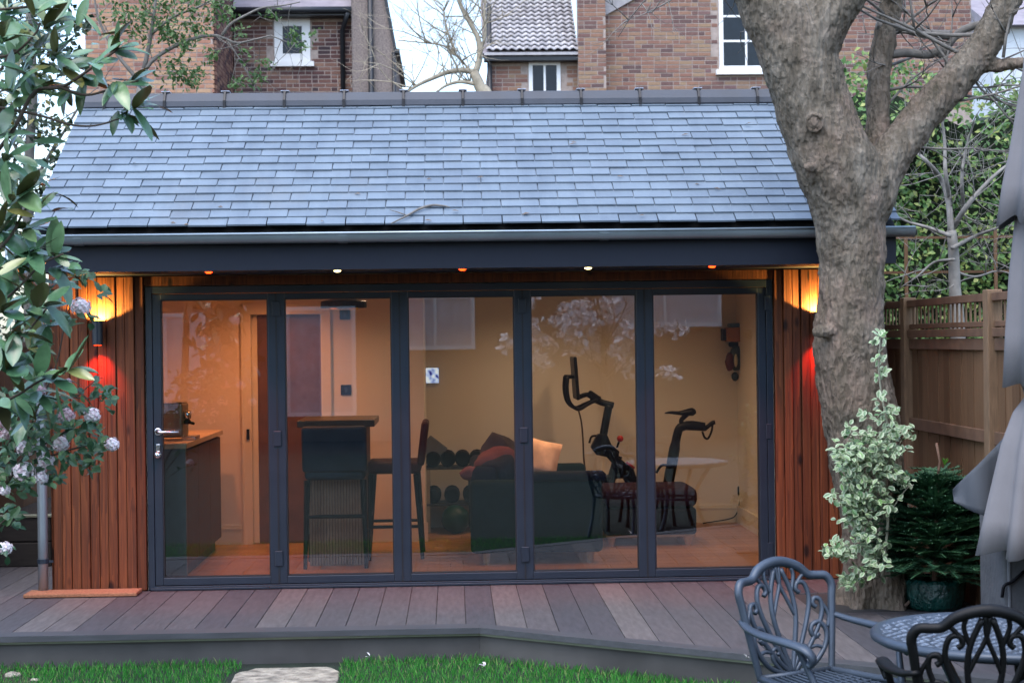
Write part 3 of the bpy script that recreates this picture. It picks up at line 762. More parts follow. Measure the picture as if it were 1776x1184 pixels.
pl_ = thing('ceiling_light', 'narrow warm ceiling spotlight above the peach cushion', 'downlight', (pp.x+.1, pp.y-.1, 2.30), group='ceiling lights in the garden room')
MB().lathe([(.05, 2.299), (.05, 2.294), (.04, 2.292)], (pp.x+.1, pp.y-.1, 0), 18).build('bezel', M['chrome'], pl_)
lamp('SPOT', (pp.x+.1, pp.y-.1, 2.27), 30, (1,.66,.36), pl_, .02, (-.05, .05, -1), 24, .6)
# heap of blankets at the sofa's near left end
hp = at(862, 800, sy0+.35)
t = thing('folded_blanket', 'rolled pink and navy blanket heaped on the back of the sofa', 'blanket', (hp.x, hp.y, sz))
nvb = plain('navy_blanket', (.020,.022,.045), .9, bump=.6, bs=25, bd=.02); pkb = plain('pink_blanket', (.20,.070,.080), .9, bump=.6, bs=25, bd=.02)
MB().ball((hp.x+.02, hp.y+.10, sz+.20), .13, 20, (1.15, .8, 1.0), jit=.45).build('dark_roll', plain('grey_blanket', (.05,.05,.065), .9), t, smooth=True)
MB().ball((hp.x+.02, hp.y, sz+.12), .165, 20, (1.1, .7, .85), jit=.4).build('pink_fold', pkb, t, smooth=True)
MB().ball((hp.x+.03, hp.y-.09, sz+.07), .135, 20, (1.15, .6, .85), jit=.4).build('front_roll', nvb, t, smooth=True)
MB().ball((hp.x-.205, hp.y-.10, sz+.045), .085, 16, (1, .8, .75), jit=.4).build('small_roll', pkb, t, smooth=True)
# dumb-bell rack on the back wall
ry = 3.25; r0, r1 = X(738, ry, 800), X(832, ry, 800); rz_ = Z(800, ry, 780); rz2 = Z(862, ry, 780)
t = thing('dumbbell_rack', 'pale two-tier rack for dumb-bells against the back wall', 'rack', ((r0+r1)/2, ry, FZ))
rkm = plain('rack_paint', (.34,.29,.20), .5)
for px in (r0+.02, r1+.5):
    for yy in (ry-.16, ry+.16): MB().bb(px-.02, px+.02, yy-.02, yy+.02, FZ, rz_-.06).build('leg', rkm, t)
for zz in (rz_-.06, rz2-.06): MB().bb(r0, r1+.52, ry-.18, ry+.18, zz, zz+.02).build('shelf', plain('rack_shelf', (.03,.03,.03), .5), t)
wordx = ('leftmost', 'second', 'third', 'fourth', 'fifth')
for row, (zz, nm) in enumerate(((rz_-.04, 'upper'), (rz2-.04, 'lower'))):
    for q in range(5 if row == 0 else 3):
        dx = r0+.07+q*(.135 if row == 0 else .17)
        d_ = thing('dumbbell', 'black dumb-bell on the %s tier of the rack, %s from the left' % (nm, wordx[q] if q else 'first'), 'dumb-bell', (dx, ry-.1, zz), group='dumb-bells on the rack')
        for yy in (ry-.15, ry+.05):
            b = MB(); b.tube([(dx, yy, zz+.072), (dx, yy+.01, zz+.072), (dx, yy+.08, zz+.072), (dx, yy+.09, zz+.072)], [.055,.072,.072,.055], 12); b.build('head', plain('black_rubber', (.006,.006,.007), .6, spec=.1), d_)
        MB().tube([(dx, ry-.065, zz+.072), (dx, ry+.055, zz+.072)], .018, 8).build('grip', M['chrome'], d_)
p = at(790, 888, ry-.2); tag(MB().ball((p.x, p.y, FZ+.13), .13, 22, jit=.02).build('medicine_ball', plain('green_rubber', (.004,.035,.010), .4, spec=.3), smooth=True), 'dark green exercise ball on the floor under the dumb-bell rack', 'ball')
p = at(752, 772, ry); b = MB(); b.rbox((p.x, ry-.05, rz_+.12), (.20, .05, .17), .01, Matrix.Rotation(R(38), 3, 'Y')); tag(b.build('grey_box', plain('grey_card', (.14,.16,.17), .7)), 'tilted grey square box leaning above the dumb-bells', 'box')
# small lit screen at the wall corner
p0, p1 = at(728, 638, BY-.02), at(752, 664, BY-.02)
t = thing('wall_screen', 'small glowing blue-white screen on the back wall beside the partition', 'screen', (p0.x, BY, p1.z))
MB().bb(p0.x+.052, p1.x+.048, BY-.03, BY-.002, p1.z+.002, p0.z-.002).build('case', M['black'], t)
m = NT('screen_glow'); f = m.noise(m.pos(), 16, 1); c = m.ramp(f, [(.38,(.02,.02,.25)),(.5,(.55,.65,1)),(.62,(1,1,1))]); m.l(c, m.b.inputs['Emission Color']); m.b.inputs['Emission Strength'].default_value = .22; m.col((0,0,0))
MB().bb(p0.x+.05, p1.x+.05, BY-.036, BY-.0305, p1.z, p0.z).build('display', m.m, t)
# switches on the partition
for px, py, lb in ((600, 676, 'black square light switch on the cream wall above the bar'), (598, 545, 'black square thermostat high on the cream wall under the pendant lamp')):
    p = at(px, py, PY-.01); t = thing('wall_switch', lb, 'switch', (p.x, PY, p.z))
    MB().rbox((p.x, PY-.007, p.z), (.09, .012, .09), .005).build('plate', M['black'], t); MB().bb(p.x-.012, p.x+.012, PY-.019, PY-.0135, p.z-.02, p.z+.02).build('rocker', plain('switch_rocker', (.03,.03,.03), .4), t)
# pendant lamp
py_ = 1.35; pxl, pxr = X(556, py_, 525), X(636, py_, 525); pz = Z(534, py_, 595); pc = (pxl+pxr)/2; rr = (pxr-pxl)/2
t = thing('pendant_lamp', 'black round pendant lamp with gold inside hanging over the bar', 'lamp', (pc, py_, 2.30))
MB().lathe([(rr, pz), (rr, pz+.05), (rr*.96, pz+.055), (rr*.2, pz+.085), (.02, pz+.10), (.02, pz+.09), (rr*.2, pz+.078), (rr*.94, pz+.048), (rr*.96, pz)], (pc, py_, 0), 28).build('shade', M['black'], t, smooth=False)
MB().lathe([(rr*.62, pz-.012), (rr*.66, pz+.004), (rr*.66, pz+.01), (rr*.62, pz+.01)], (pc, py_, 0), 28).build('gold_ring', plain('gold', (.8,.55,.15), .25, metal=1), t)
MB().lathe([(rr*.58, pz+.003), (rr*.58, pz+.012)], (pc, py_, 0), 24).build('diffuser', glow('pendant_glow', (1,.72,.3), 2.5), t)
MB().tube([(pc, py_, pz+.095), (pc, py_, 2.30)], .006, 6).build('cord', M['black'], t)
# power cable and socket on the back wall, right
p = at(1287, 850, BY); t = thing('wall_socket', 'black plug in a socket near the right corner with a cable to the floor', 'socket', (p.x, BY, p.z))
MB().rbox((p.x-.02, BY-.02, p.z), (.05, .04, .085), .01).build('plug', M['black'], t)
q = at(1262, 905, BY-.05); MB().tube(smooth_path([(p.x-.02, BY-.03, p.z-.03), (p.x-.035, BY-.04, p.z-.12), (p.x-.07, BY-.06, p.z-.22), (q.x, BY-.1, FZ+.04), (q.x-.25, BY-.16, FZ+.012)], 5), .006, 6).build('cable', M['black'], t, smooth=True)
# little shelf with a box, and gloves hanging in the corner
gx = X(1275, BY-.12, 600)
bxm = plain('cardboard', (.42,.17,.05), .8)
p0, p1 = at(1259, 568, BY-.12), at(1289, 592, BY-.12)
t = thing('storage_box', 'orange-brown box with a blue lid fixed high in the right corner', 'box', ((p0.x+p1.x)/2, BY-.1, p1.z))
MB().rbox(((p0.x+p1.x)/2, BY-.10, (p0.z+p1.z)/2), (p1.x-p0.x, .18, p0.z-p1.z), .008).build('body', bxm, t)
MB().rbox(((p0.x+p1.x)/2+.01, BY-.10, p0.z+.022), (p1.x-p0.x-.03, .16, .04), .018).build('lid', plain('blue_lid', (.08,.20,.36), .5), t, smooth=True)
MB().bb(p0.x-.03, p0.x+.02, BY-.13, BY-.001, p1.z+.01, p0.z-.01).build('bracket', M['black'], t)
c = at(1275, 625, BY-.12)
t = thing('boxing_gloves', 'dark green and maroon gloves hanging on the wall below the orange box', 'gloves', (c.x, BY-.1, c.z))
MB().ball((c.x+.02, BY-.12, c.z+.02), .085, 16, (1,.8,1.45), jit=.3).build('glove', plain('green_glove', (.012,.035,.028), .4), t, smooth=True)
MB().ball((c.x-.055, BY-.15, c.z-.01), .06, 16, (.8,.8,1.5), jit=.3).build('glove', plain('maroon_glove', (.10,.012,.015), .4), t, smooth=True)
MB().ball((c.x-.01, BY-.215, c.z+.0), .03, 12, (.6,.5,2.1)).build('thumb', plain('cream_glove', (.55,.5,.35), .5), t, smooth=True)
MB().rbox((c.x+.02, BY-.06, c.z+.15), (.14, .05, .05), .02).build('hanger', M['black'], t)
MB().ball((c.x+.0, BY-.10, c.z-.15), .035, 10, (1,1,1.3)).build('strap', plain('dark_strap', (.01,.03,.025), .5), t, smooth=True)
# exercise bike, side on
by = 3.02
def bp(px, py): return at(px, py, by)
t = thing('exercise_bike', 'black exercise bike with screen, handlebars and red knob near the back wall', 'exercise bike', (bp(1110, 900).x, by, FZ))
ink = M['black']
def bar(name, pts, rad, n=10, mat=ink, flat=1.0, up=None, sm=5):
    return MB().tube(smooth_path([bp(*q) for q in pts], sm), rad, n, flat, up=up).build(name, mat, t, smooth=True)
m = MB(); a, b = bp(994, 618), bp(1000, 692); d = (b-a); mid = (a+b)/2
m.rbox(mid, (.030, .50, d.length), .012, Matrix.Rotation(math.atan2(d.x, d.z), 3, 'Y')); m.build('screen', ink, t)
m = MB()
for yy in (-.20, .20):
    pts = [bp(982, 653), bp(981, 675), bp(986, 697), bp(1000, 708), bp(1018, 700), bp(1036, 692)]
    pts = [p + Vector((0, yy*(1 if i < 4 else .55 if i == 4 else .15), 0)) for i, p in enumerate(pts)]
    m.tube(smooth_path(pts, 5), .016, 10)
    m.tube([bp(982, 653)+Vector((0,yy,0)), bp(996, 653)+Vector((0,yy*.7,0))], .015, 8)
m.build('handlebar', ink, t, smooth=True)
bar('screen_mount', [(1000,690),(1020,684),(1040,692)], [.022]*10+[.03], up=None)
m = MB(); m.rbox(bp(1030, 688), (.13, .09, .07), .02, Matrix.Rotation(R(35), 3, 'Y')); m.build('screen_bracket', ink, t)
bar('handlebar_slide', [(1025,690),(1045,698),(1064,703)], .03)
bar('front_post', [(1056,702),(1050,735),(1043,772)], .036)
bar('brake_lever', [(1022,768),(1026,757),(1036,756),(1046,762)], .010)
m = MB(); poly = [(1036,752),(1052,752),(1060,770),(1074,782),(1072,792),(1098,812),(1106,835),(1085,838),(1072,815),(1052,792),(1034,788),(1024,775)]
m.prism([bp(*q)+Vector((0,-.05,0)) for q in poly], (0,.10,0)); m.build('frame', ink, t, bevel=.012)
MB().ball(bp(1075, 760)+Vector((0,-.03,0)), .031, 14).build('resistance_knob', plain('red_knob', (.50,.02,.012), .35), t, smooth=True)
bar('knob_stem', [(1074,764),(1070,776)], .010, sm=2)
fc = bp(1076, 868)
m = MB(); m.tube([fc+Vector((.235*math.cos(a), 0, .235*math.sin(a))) for a in [R(i*12) for i in range(30)]], .032, 8, closed=True)
m.build('flywheel', ink, t, smooth=True)
MB().tube([fc+Vector((0,-.04,0)), fc+Vector((0,.04,0))], .05, 14).build('flywheel_hub', ink, t)
MB().prism([fc+Vector((.05,-.02,.02)), fc+Vector((.23,-.02,-.05)), fc+Vector((.15,-.02,-.18)), fc+Vector((-.2,-.02,-.1))], (0,.04,0)).build('flywheel_web', ink, t)
bar('red_stripe', [(1086,802),(1100,812)], .016, mat=plain('red_stripe', (.35,.015,.02), .4), sm=2)
bar('seat_post', [(1158,845),(1166,800),(1176,748),(1186,739),(1200,737),(1222,740)], [.05]*8+[.040]*18, up=None)
bar('seat_slide', [(1186,740),(1224,742)], .028, sm=2)
bar('slide_handle', [(1222,744),(1229,738),(1236,733),(1240,732)], [.02]*16, sm=5)
bar('slide_loop', [(1218,748),(1222,758),(1228,760),(1234,748),(1236,736)], .010)
bar('saddle_stem', [(1184,738),(1182,728),(1192,718)], .022)
m = MB(); 
for q in range(1):
    pth = [bp(1153,716), bp(1164,715), bp(1178,716), bp(1190,715), bp(1200,714), bp(1204,718)]
    m.tube(smooth_path(pth, 4), lerp_list([.010,.026,.034,.055,.070,.045], 4), 12, flat=.55, up=(0,0,1))
m.build('saddle', ink, t, smooth=True)
bar('lower_lever', [(1138,820),(1146,808),(1154,806),(1162,812)], .012)
MB().tube([bp(1060,905)+Vector((0,0,-.03)), bp(1168,845)], .045, 10).build('main_beam', ink, t)
for px in (1035, 1190):
    p = bp(px, 905); MB().rbox((p.x, by, FZ+.035), (.07, .55, .07), .02).build('foot', ink, t)
p = bp(1168, 850); MB().tube([p, Vector((bp(1188,905).x, by, FZ+.05))], .04, 10).build('rear_strut', ink, t)
p = bp(1072, 790); MB().tube([p, Vector((bp(1037,905).x, by, FZ+.05))], .04, 10).build('front_strut', ink, t)
bar('power_cable', [(1002,706),(1008,730),(1011,760),(1013,800),(1020,850)], .008, mat=plain('brown_cable', (.05,.03,.02), .6))
# door mat on the deck before the left cladding
a = gz(40, 1037, .004); b = gz(236, 1034, .004); c = gz(262, 1018, .004); d = gz(66, 1022, .004)
m = MB(); m.prism([Vector((a.x, a.y, .004)), Vector((b.x, a.y, .004)), Vector((b.x, -.085, .004)), Vector((a.x, -.085, .004))], (0,0,.026))
tag(m.build('door_mat', M['mat'], bevel=.006), 'reddish-brown coir mat lying on the deck at the foot of the left cladding', 'door mat')
# fallen twig and leaves on the roof
def onroof(px, py, h=.045):
    lo, hi = -.8, RYd
    d = ray(px, py); n_ = nn; t_ = (E0 + n_*h - CAM).dot(n_)/d.dot(n_); return CAM + d*t_
tw = MB(); pth = [onroof(*q) for q in ((678,388),(706,374),(728,362),(750,356),(768,357),(780,359))]
tw.tube(smooth_path(pth, 4), lerp_list([.004,.007,.009,.008,.006,.004], 4), 7); tw.tube([onroof(706,374), onroof(690,368), onroof(676,364)], [.005,.004,.002], 5)
tag(tw.build('fallen_twig', M['twig'], smooth=True), 'thin bent twig fallen on the slates above the gutter', 'twig')
lt = MB()
for (px, py) in [(740,312),(830,310),(385,358),(300,385),(330,390),(990,250),(1000,248),(1080,308),(792,368),(750,383),(625,337),(1110,375),(1250,330),(1205,320),(905,372),(560,383),(1290,215),(1180,235),(230,285)]:
    for _ in range(1): leaf_into(lt, onroof(px+random.uniform(-4,4), py+random.uniform(-2,2), .036), Vector((random.uniform(-1,1), random.uniform(-.5,.5), .1)), nn, random.uniform(.03,.06), .02, .4, .1, 2)
tag(stuff(lt.build('leaf_litter', plain('dry_leaf', (.16,.12,.09), .9))), 'scattered small dry leaves and petals lying on the slates', 'leaf litter')
# ================================================================== HOUSES BEHIND
BRK = MB().box((0,0,0), (.215, .10, .065)).mesh('brick', M['brick'])
BRKH = MB().box((0,0,0), (.1025, .10, .065)).mesh('brick', M['brick'])
def bricks(parent, x0, x1, Y, z0, z1, holes, budget, mat, seed, keep=None, name='brick'):
    """flemish-like courses on a wall facing the camera: budget bricks as parts, the rest joined"""
    rn = random.Random(seed); full = []; 
    nrow = int((z1-z0)/.075)
    for r_ in range(nrow):
        z = z0 + .0375 + r_*.075; x = x0 + (.0 if r_ % 2 else -.056*2); hd = r_ % 2 == 0; 
        while x < x1:
            L = .1025 if (rn.random() < .35) else .215
            a, b = max(x, x0), min(x+L, x1); x += L+.016
            if b-a < .04: continue
            if any(h[0]-.005 < b and a < h[1]+.005 and h[2]-.03 < z < h[3]+.03 for h in holes): continue
            full.append((a, b, z))
    def score(q):
        c = Vector(((q[0]+q[1])/2, Y, q[2])); return 0
    if keep: full.sort(key=lambda q: 0 if keep((q[0]+q[1])/2, q[2]) else 1)
    b = MB(); n = 0
    meF = bpy.data.meshes.get('bk_'+mat.name)
    if meF is None:
        meF = MB().box((0,0,0), (1, .10, .057)).mesh('bk_'+mat.name, mat)
    for i, (a, c, z) in enumerate(full):
        if i < budget: inst(name, meF, ((a+c)/2, Y+.043+rn.uniform(-.002,.002), z), parent, sc=(c-a,1,1))
        else: b.box(((a+c)/2, Y+.043+rn.uniform(-.002,.002), z), (c-a, .10, .057))
    if b.v: stuff(b.build('brickwork', mat, parent))
def visible(x, z, Y=18):   # roughly what shows above the ridge
    return z > 6.3 and z < 8.05
def window(parent, x0, x1, Y, z0, z1, cols, rows, sill=True, fw=.06, curtain=False):
    w_ = MB(); w_.bb(x0, x0+fw, Y-.03, Y+.06, z0, z1); w_.bb(x1-fw, x1, Y-.03, Y+.06, z0, z1); w_.bb(x0+fw, x1-fw, Y-.03, Y+.06, z1-fw, z1); w_.bb(x0+fw, x1-fw, Y-.03, Y+.06, z0, z0+fw)
    for i in range(1, cols): xx = x0+fw+(x1-x0-2*fw)*i/cols; w_.bb(xx-.02, xx+.02, Y-.02, Y+.05, z0+fw, z1-fw)
    for j in range(1, rows): zz = z0+fw+(z1-z0-2*fw)*j/rows; w_.bb(x0+fw, x1-fw, Y-.022, Y+.05, zz-.02, zz+.02)
    wo = w_.build('window', M['white'], parent)
    for i in range(cols):
        for j in range(rows):
            a = x0+fw+(x1-x0-2*fw)*i/cols; b = x0+fw+(x1-x0-2*fw)*(i+1)/cols; c = z0+fw+(z1-z0-2*fw)*j/rows; d = z0+fw+(z1-z0-2*fw)*(j+1)/rows
            MB().bb(a+.004, b-.004, Y-.016, Y-.006, c+.004, d-.004).build('pane', M['farglass'], wo)
    if sill: MB().bb(x0-.07, x1+.07, Y-.10, Y+.06, z0-.09, z0-.002).build('sill', M['white'], wo)
    return wo
ZB = 5.9
# ---- left house
YA, YB_ = 16.0, 18.4
ax0, ax1 = X(148, YA, 100), X(371, YA, 100); bx_1 = X(612, YB_, 100); bx_0 = ax1
H1 = thing('brick_house', 'orange and purple brick house with small white window behind the left roof', 'house', ((ax0+bx_1)/2, 20, -.22))
wa = MB().bb(ax0, ax1-.02, YA, YA+6, -.22, 9.6).build('wing_wall', M['mortar'], H1)
bricks(wa, ax0, ax1, YA, ZB, 9.5, [], 130, M['brickp'], 1, lambda x, z: 6.0 < z < 8.0 and x > X(230, YA))
# side face of the wing, its shade put into a darker brick colour
sideb = MB(); rn = random.Random(3)
zz = ZB
while zz < 9.5:
    yy = YA+.06
    while yy < YB_-.03:
        L = rn.choice((.215,.1025)); sideb.box((ax1-.055+.04, min(yy+L/2, YB_-.1), zz+.0375), (.10, L, .065)); yy += L+.01
    zz += .075
stuff(sideb.build('shaded_return_brickwork', M['brickd'], wa))
ez = Z(31, YB_, 500)
wx0, wx1, wz0, wz1 = X(476, YB_, 70), X(538, YB_, 70), Z(108, YB_, 505), Z(32, YB_, 505)
wb = MB(); wb.bb(bx_0, bx_1, YB_, YB_+4, -.22, ez+.05); wbo = wb.build('recessed_wall', M['mortar'], H1)
bricks(wbo, bx_0+.05, bx_1, YB_, ZB, ez, [(wx0, wx1, wz0-.09, wz1)], 165, M['brickd'], 5, lambda x, z: z > 6.2)
window(H1, wx0, wx1, YB_, wz0, wz1, 1, 1, fw=.15)
m = MB(); m.prism([(bx_0-.25, YB_-.28, ez+.10), (bx_0-.25, YB_+3.2, ez+2.3), (bx_0-.25, YB_+3.2, ez+2.2), (bx_0-.25, YB_-.28, ez+.03)], (bx_1-bx_0+.27, 0, 0)); m.build('roof', M['oldslate'], H1)
MB().bb(bx_0-.1, bx_1, YB_-.3, YB_+.3, ez-.02, ez+.06).build('eaves_board', M['blackpipe'], H1)
MB().tube([(bx_0-.28, YB_-.34, ez+.07), (bx_1, YB_-.34, ez+.07)], .06, 10).build('gutter', M['blackpipe'], H1, smooth=True)
px_ = X(594, YB_-.1, 80); MB().tube([(px_+.12, YB_-.34, ez+.03), (px_+.05, YB_-.2, ez-.15), (px_, YB_-.08, ez-.25), (px_, YB_-.08, -.2)], .045, 10).build('downpipe', M['blackpipe'], H1, smooth=True)
MB().bb(ax0-.3, ax1+.15, YA-.2, YA+6, 9.6, 9.75).build('roof', M['oldslate'], H1)
pg = MB(); Yg = 18.1
pg.prism([(bx_1+.005, Yg, -.2), (X(686, Yg, 120), Yg, -.2), (X(686, Yg, 90), Yg, Z(90, Yg, 686)), (X(669, Yg, 0), Yg, Z(0, Yg, 669)), (X(652, Yg, -90), Yg, Z(-90, Yg, 652)), (bx_1+.005, Yg, Z(-90, Yg, 620))], (0, 4, 0)); pgo = pg.build('pebbledash_gable', M['pebble'], H1)
MB().prism([(X(686, Yg, 92)+.03, Yg-.05, Z(92, Yg, 686)), (X(669, Yg, 0)+.03, Yg-.05, Z(0, Yg, 669)), (X(652,Yg,-90)+.03, Yg-.05, Z(-90, Yg, 652)), (X(652,Yg,-90)-.02, Yg-.05, Z(-90, Yg, 652)), (X(669, Yg, 0)-.03, Yg-.05, Z(0, Yg, 669)), (X(686, Yg, 92)-.02, Yg-.05, Z(92, Yg, 686))], (0,4.1,0)).build('verge', M['blackpipe'], H1)
MB().bb(X(684,Yg,90), X(693,Yg,90), Yg-.08, Yg+4, Z(93,Yg,688), Z(86,Yg,688)).build('gutter', M['blackpipe'], H1)
q = X(643, Yg-.08, 80); MB().tube([(q, Yg-.07, 9.6), (q, Yg-.07, -.2)], .05, 10).build('soil_pipe', M['blackpipe'], H1, smooth=True)
q = X(683, Yg-.08, 120); MB().tube([(q, Yg-.05, Z(92,Yg,686)), (q, Yg-.05, -.2)], .035, 10).build('downpipe', M['blackpipe'], H1, smooth=True)
MB().bb(X(610,Yg,80), bx_1+.004, Yg-.02, Yg+.4, -.2, Z(-60, Yg, 610)).build('corner_pier', M['pebble'], H1)
# ---- right house
YC = 18.0; cx0, cx1 = X(849, YC, 120), X(1003, YC, 120); Yp = 17.7; px0, px1 = X(1003, Yp, 100), X(1051, Yp, 100); mx0, mx1 = px1-.02, X(1685, YC, 100)
H2 = thing('brick_house', 'large brown brick house with white sash windows and pantile roof behind the ridge', 'house', ((cx0+mx1)/2, 20, -.22))
ce = Z(100, YC, 900)
v0, v1, vz0, vz1 = X(917, YC, 130), X(972, YC, 130), Z(172, YC, 940), Z(107, YC, 940)
wc = MB().bb(cx0, cx1, YC, YC+5, -.22, ce+.05).build('low_wall', M['mortar'], H2)
bricks(wc, cx0, cx1, YC, ZB, ce-.08, [(v0, v1, vz0, vz1)], 60, M['brick'], 8, lambda x, z: z > 6.2)
window(H2, v0, v1, YC, vz0, vz1, 2, 1, fw=.07)
wm = MB().bb(mx0, mx1, YC, YC+5, -.22, 10.2).build('main_wall', M['mortar'], H2)
s0, s1, sz0, sz1 = X(1247, YC, 60), X(1340, YC, 60), Z(122, YC, 1270), Z(122, YC, 1270)+1.95
bricks(wm, mx0, mx1, YC, ZB, 8.9, [(s0, s1, sz0-.09, sz1)], 200, M['brick'], 11, lambda x, z: 6.2 < z < 8.1 and (x < X(1290, YC) or x > X(1440, YC)))
window(H2, s0, s1, YC, sz0, sz1, 2, 4, fw=.075)
wp = MB().bb(px0, px1, Yp, YC-.008, -.22, 10.2).build('pier', M['mortar'], H2)
bricks(wp, px0, px1, Yp, ZB, 9.2, [], 40, M['brick'], 13, lambda x, z: 6.2 < z < 8.1)
MB().bb(mx0-.02, mx0+.03, YC-.02, YC+.06, -.2, 9.4).build('dark_corner_strip', M['blackpipe'], H2)  # thin black strip where the pier meets the main wall
MB().prism([(px1+.02, YC-.06, Z(28, YC, 1060)), (X(1110,YC,0), YC-.06, Z(-6, YC, 1110)), (X(1110,YC,0), YC-.06, Z(-18, YC, 1110)), (px1+.02, YC-.06, Z(-18, YC, 1060))], (0,.1,0)).build('lead_flashing', M['pantile'], H2)
# pantile roof over the low wall
er = Vector((0, YC-.25, ce+.06)); pt = R(38); pu = Vector((0, math.cos(pt), math.sin(pt))); pn = Vector((0, -math.sin(pt), math.cos(pt)))
MB().prism([(cx0-.12, er.y+.02, er.z-.02), (cx0-.12, er.y+.02+3*pu.y, er.z-.02+3*pu.z), (cx0-.12, er.y+.1+3*pu.y, er.z-.12+3*pu.z), (cx0-.12, er.y+.1, er.z-.10)], (cx1-cx0+.1, 0, 0)).build('roof_deck', M['oldslate'], H2)
pw_, pl2 = .137, .165
b = MB(); seg = 6; vs = []; fs = []
for j in range(2):
    for i in range(seg+1):
        u = i/seg; vs.append((u*pw_*1.06-pw_/2, j*pl2*1.15, .020*math.sin(u*2*math.pi-.6)+ (.045 if j == 0 else .0)))
for i in range(seg): fs.append((i, i+1, seg+2+i, seg+1+i))
nb = len(vs)
for i in range(seg+1): vs.append((vs[i][0], vs[i][1], vs[i][2]-.018))
for i in range(seg): fs.append((nb+i, nb+i+1, i+1, i))
b.add(vs, fs); ptm = b.mesh('pantile', M['pantile'], True)
ncol = int((cx1-cx0+.08)/pw_)
for r_ in range(13):
    for c in range(ncol):
        p = er + pu*(r_*pl2) + pn*.02; p.x = cx0-.06+pw_*(c+.5)
        if r_*ncol+c < 300: inst('pantile', ptm, p, H2, (pt, 0, random.uniform(-.01,.01)))
MB().bb(cx0-.1, cx1-.02, YC-.26, YC-.24, ce-.0, ce+.05).build('mortar_bed', M['pantile'], H2)
MB().bb(cx0-.1, cx1-.02, YC-.22, YC-.0, ce-.09, ce-.02).build('eaves_board', M['blackpipe'], H2)
q = cx0-.0; MB().tube([(q, YC-.1, Z(10, YC, 848)), (q, YC-.1, -.2)], .045, 10).build('downpipe', M['blackpipe'], H2, smooth=True)
MB().bb(mx0, mx1+.2, YC-.2, YC+5, 10.2, 10.4).build('roof', M['oldslate'], H2)
# ---- pale house far right
Yq = 30; H3 = thing('pale_house', 'pale rendered house seen faintly beyond the branches at the far right', 'house', (X(1790, Yq), Yq, -.22))
MB().bb(X(1722, Yq, 100), X(1900, Yq, 100), Yq, Yq+5, -.22, Z(45, Yq, 1750)).build('wall', plain('pale_render', (.62,.66,.68), .9, var=.06), H3)
MB().prism([(X(1712,Yq,40), Yq-.3, Z(47,Yq,1750)), (X(1712,Yq,40), Yq+2.5, Z(-40,Yq,1750)), (X(1712,Yq,40), Yq+5.3, Z(47,Yq,1750))], (7,0,0)).build('roof', M['oldslate'], H3)

# ================================================================== TREES
def twigs(mb, p, d, L, r, depth, rn, bend=.35, up=.15, kids=3, n=5):
    pts = [Vector(p)]; d = Vector(d).normalized(); seg = 5
    for i in range(seg):
        d = (d + Vector((rn.uniform(-1,1), rn.uniform(-1,1), rn.uniform(-1,1)))*bend*.45 + Vector((0,0,up*.3))).normalized(); pts.append(pts[-1] + d*(L/seg))
    mb.tube(pts, [r*(1-.75*i/seg) for i in range(seg+1)], n)
    if depth > 0:
        for q in range(kids):
            i = rn.randint(1, seg); dd = (d*.6 + Vector((rn.uniform(-1,1), rn.uniform(-1,1), rn.uniform(-.7,1)))).normalized()
            twigs(mb, pts[i], dd, L*rn.uniform(.45,.75), r*.55, depth-1, rn, bend, up, kids, max(3, n-1))
# big tree in front of the right corner
TY = TR[1]
BT = thing('large_tree', 'thick grey-brown tree trunk forking in front of the roof at the right', 'tree', (TR[0], TY, LZ))
def tp(px, py, dy=0): return at(px, py, TY+dy)
tm = MB(); S2 = 2880/(TY+12)
def tl(pts, n=22, sm=4):
    P_ = smooth_path([tp(a, b, dy) for a, b, r_, dy in pts], sm); rr_ = lerp_list([(r_-2.5)/S2 for a, b, r_, dy in pts], sm); tm.tube(P_, rr_, n)
tl([(1524,1075,74,0),(1524,1040,68,0),(1521,960,63,0),(1515,880,62,0),(1502,790,66,0),(1490,710,69,0),(1477,640,65,0),(1472,590,64,0),(1474,540,61,0),(1478,470,59,0),(1475,400,62,0),(1468,340,70,0),(1452,290,76,0),(1430,240,70,.02),(1412,190,68,.03),(1398,140,69,.04),(1380,95,68,.05),(1362,55,62,.05),(1335,15,55,.05),(1312,-40,50,.05),(1290,-120,44,.05)])
tl([(1392,120,52,.04),(1400,85,58,.02),(1425,40,52,.0),(1460,-5,44,-.03),(1500,-60,40,-.06),(1545,-130,34,-.1)])
tl([(1485,375,54,.02),(1508,335,52,.03),(1533,290,42,.05),(1570,240,37,.06),(1612,185,35,.08),(1655,140,33,.08),(1695,95,31,.08),(1722,50,30,.1),(1745,0,29,.1),(1768,-80,26,.1)])
tl([(1500,320,32,.12),(1517,270,27,.2),(1522,220,25,.25),(1522,170,24,.28),(1526,120,23,.3),(1536,60,23,.33),(1545,10,24,.35),(1556,-70,20,.4)])
tl([(1690,110,18,.06),(1725,116,13,.05),(1760,110,11,.02),(1800,106,10,0)], 12)
# knots, scars and root flare
for px, py, r_, sc_ in ((1413,213,17,(1,.55,1.15)),(1404,290,12,(1,.7,.8)),(1428,575,16,(1.4,.9,.8)),(1510,572,13,(1,.8,1)),(1520,315,20,(1,.8,1.2))):
    p = tp(px, py); dd = (CAM-p).normalized(); rad = {1413:66,1404:70,1428:52,1510:50,1520:40}[px]/S2
    tm.ball(p + dd*rad*.90, r_/S2, 12, sc_)
for a in range(7):
    q = Vector((math.cos(a*.9+.3), math.sin(a*.9+.3), 0)); c = Vector((TR[0], TY, 0))
    tm.tube([c+q*.12+Vector((0,0,.30)), c+q*.20+Vector((0,0,.12)), c+q*.30+Vector((0,0,-.10))], [.12,.09,.06], 8)
tr = tm.build('trunk', M['bark'], BT, smooth=True)
rm = tr.modifiers.new('remesh', 'REMESH'); rm.mode = 'VOXEL'; rm.voxel_size = .012; rm.use_smooth_shade = True
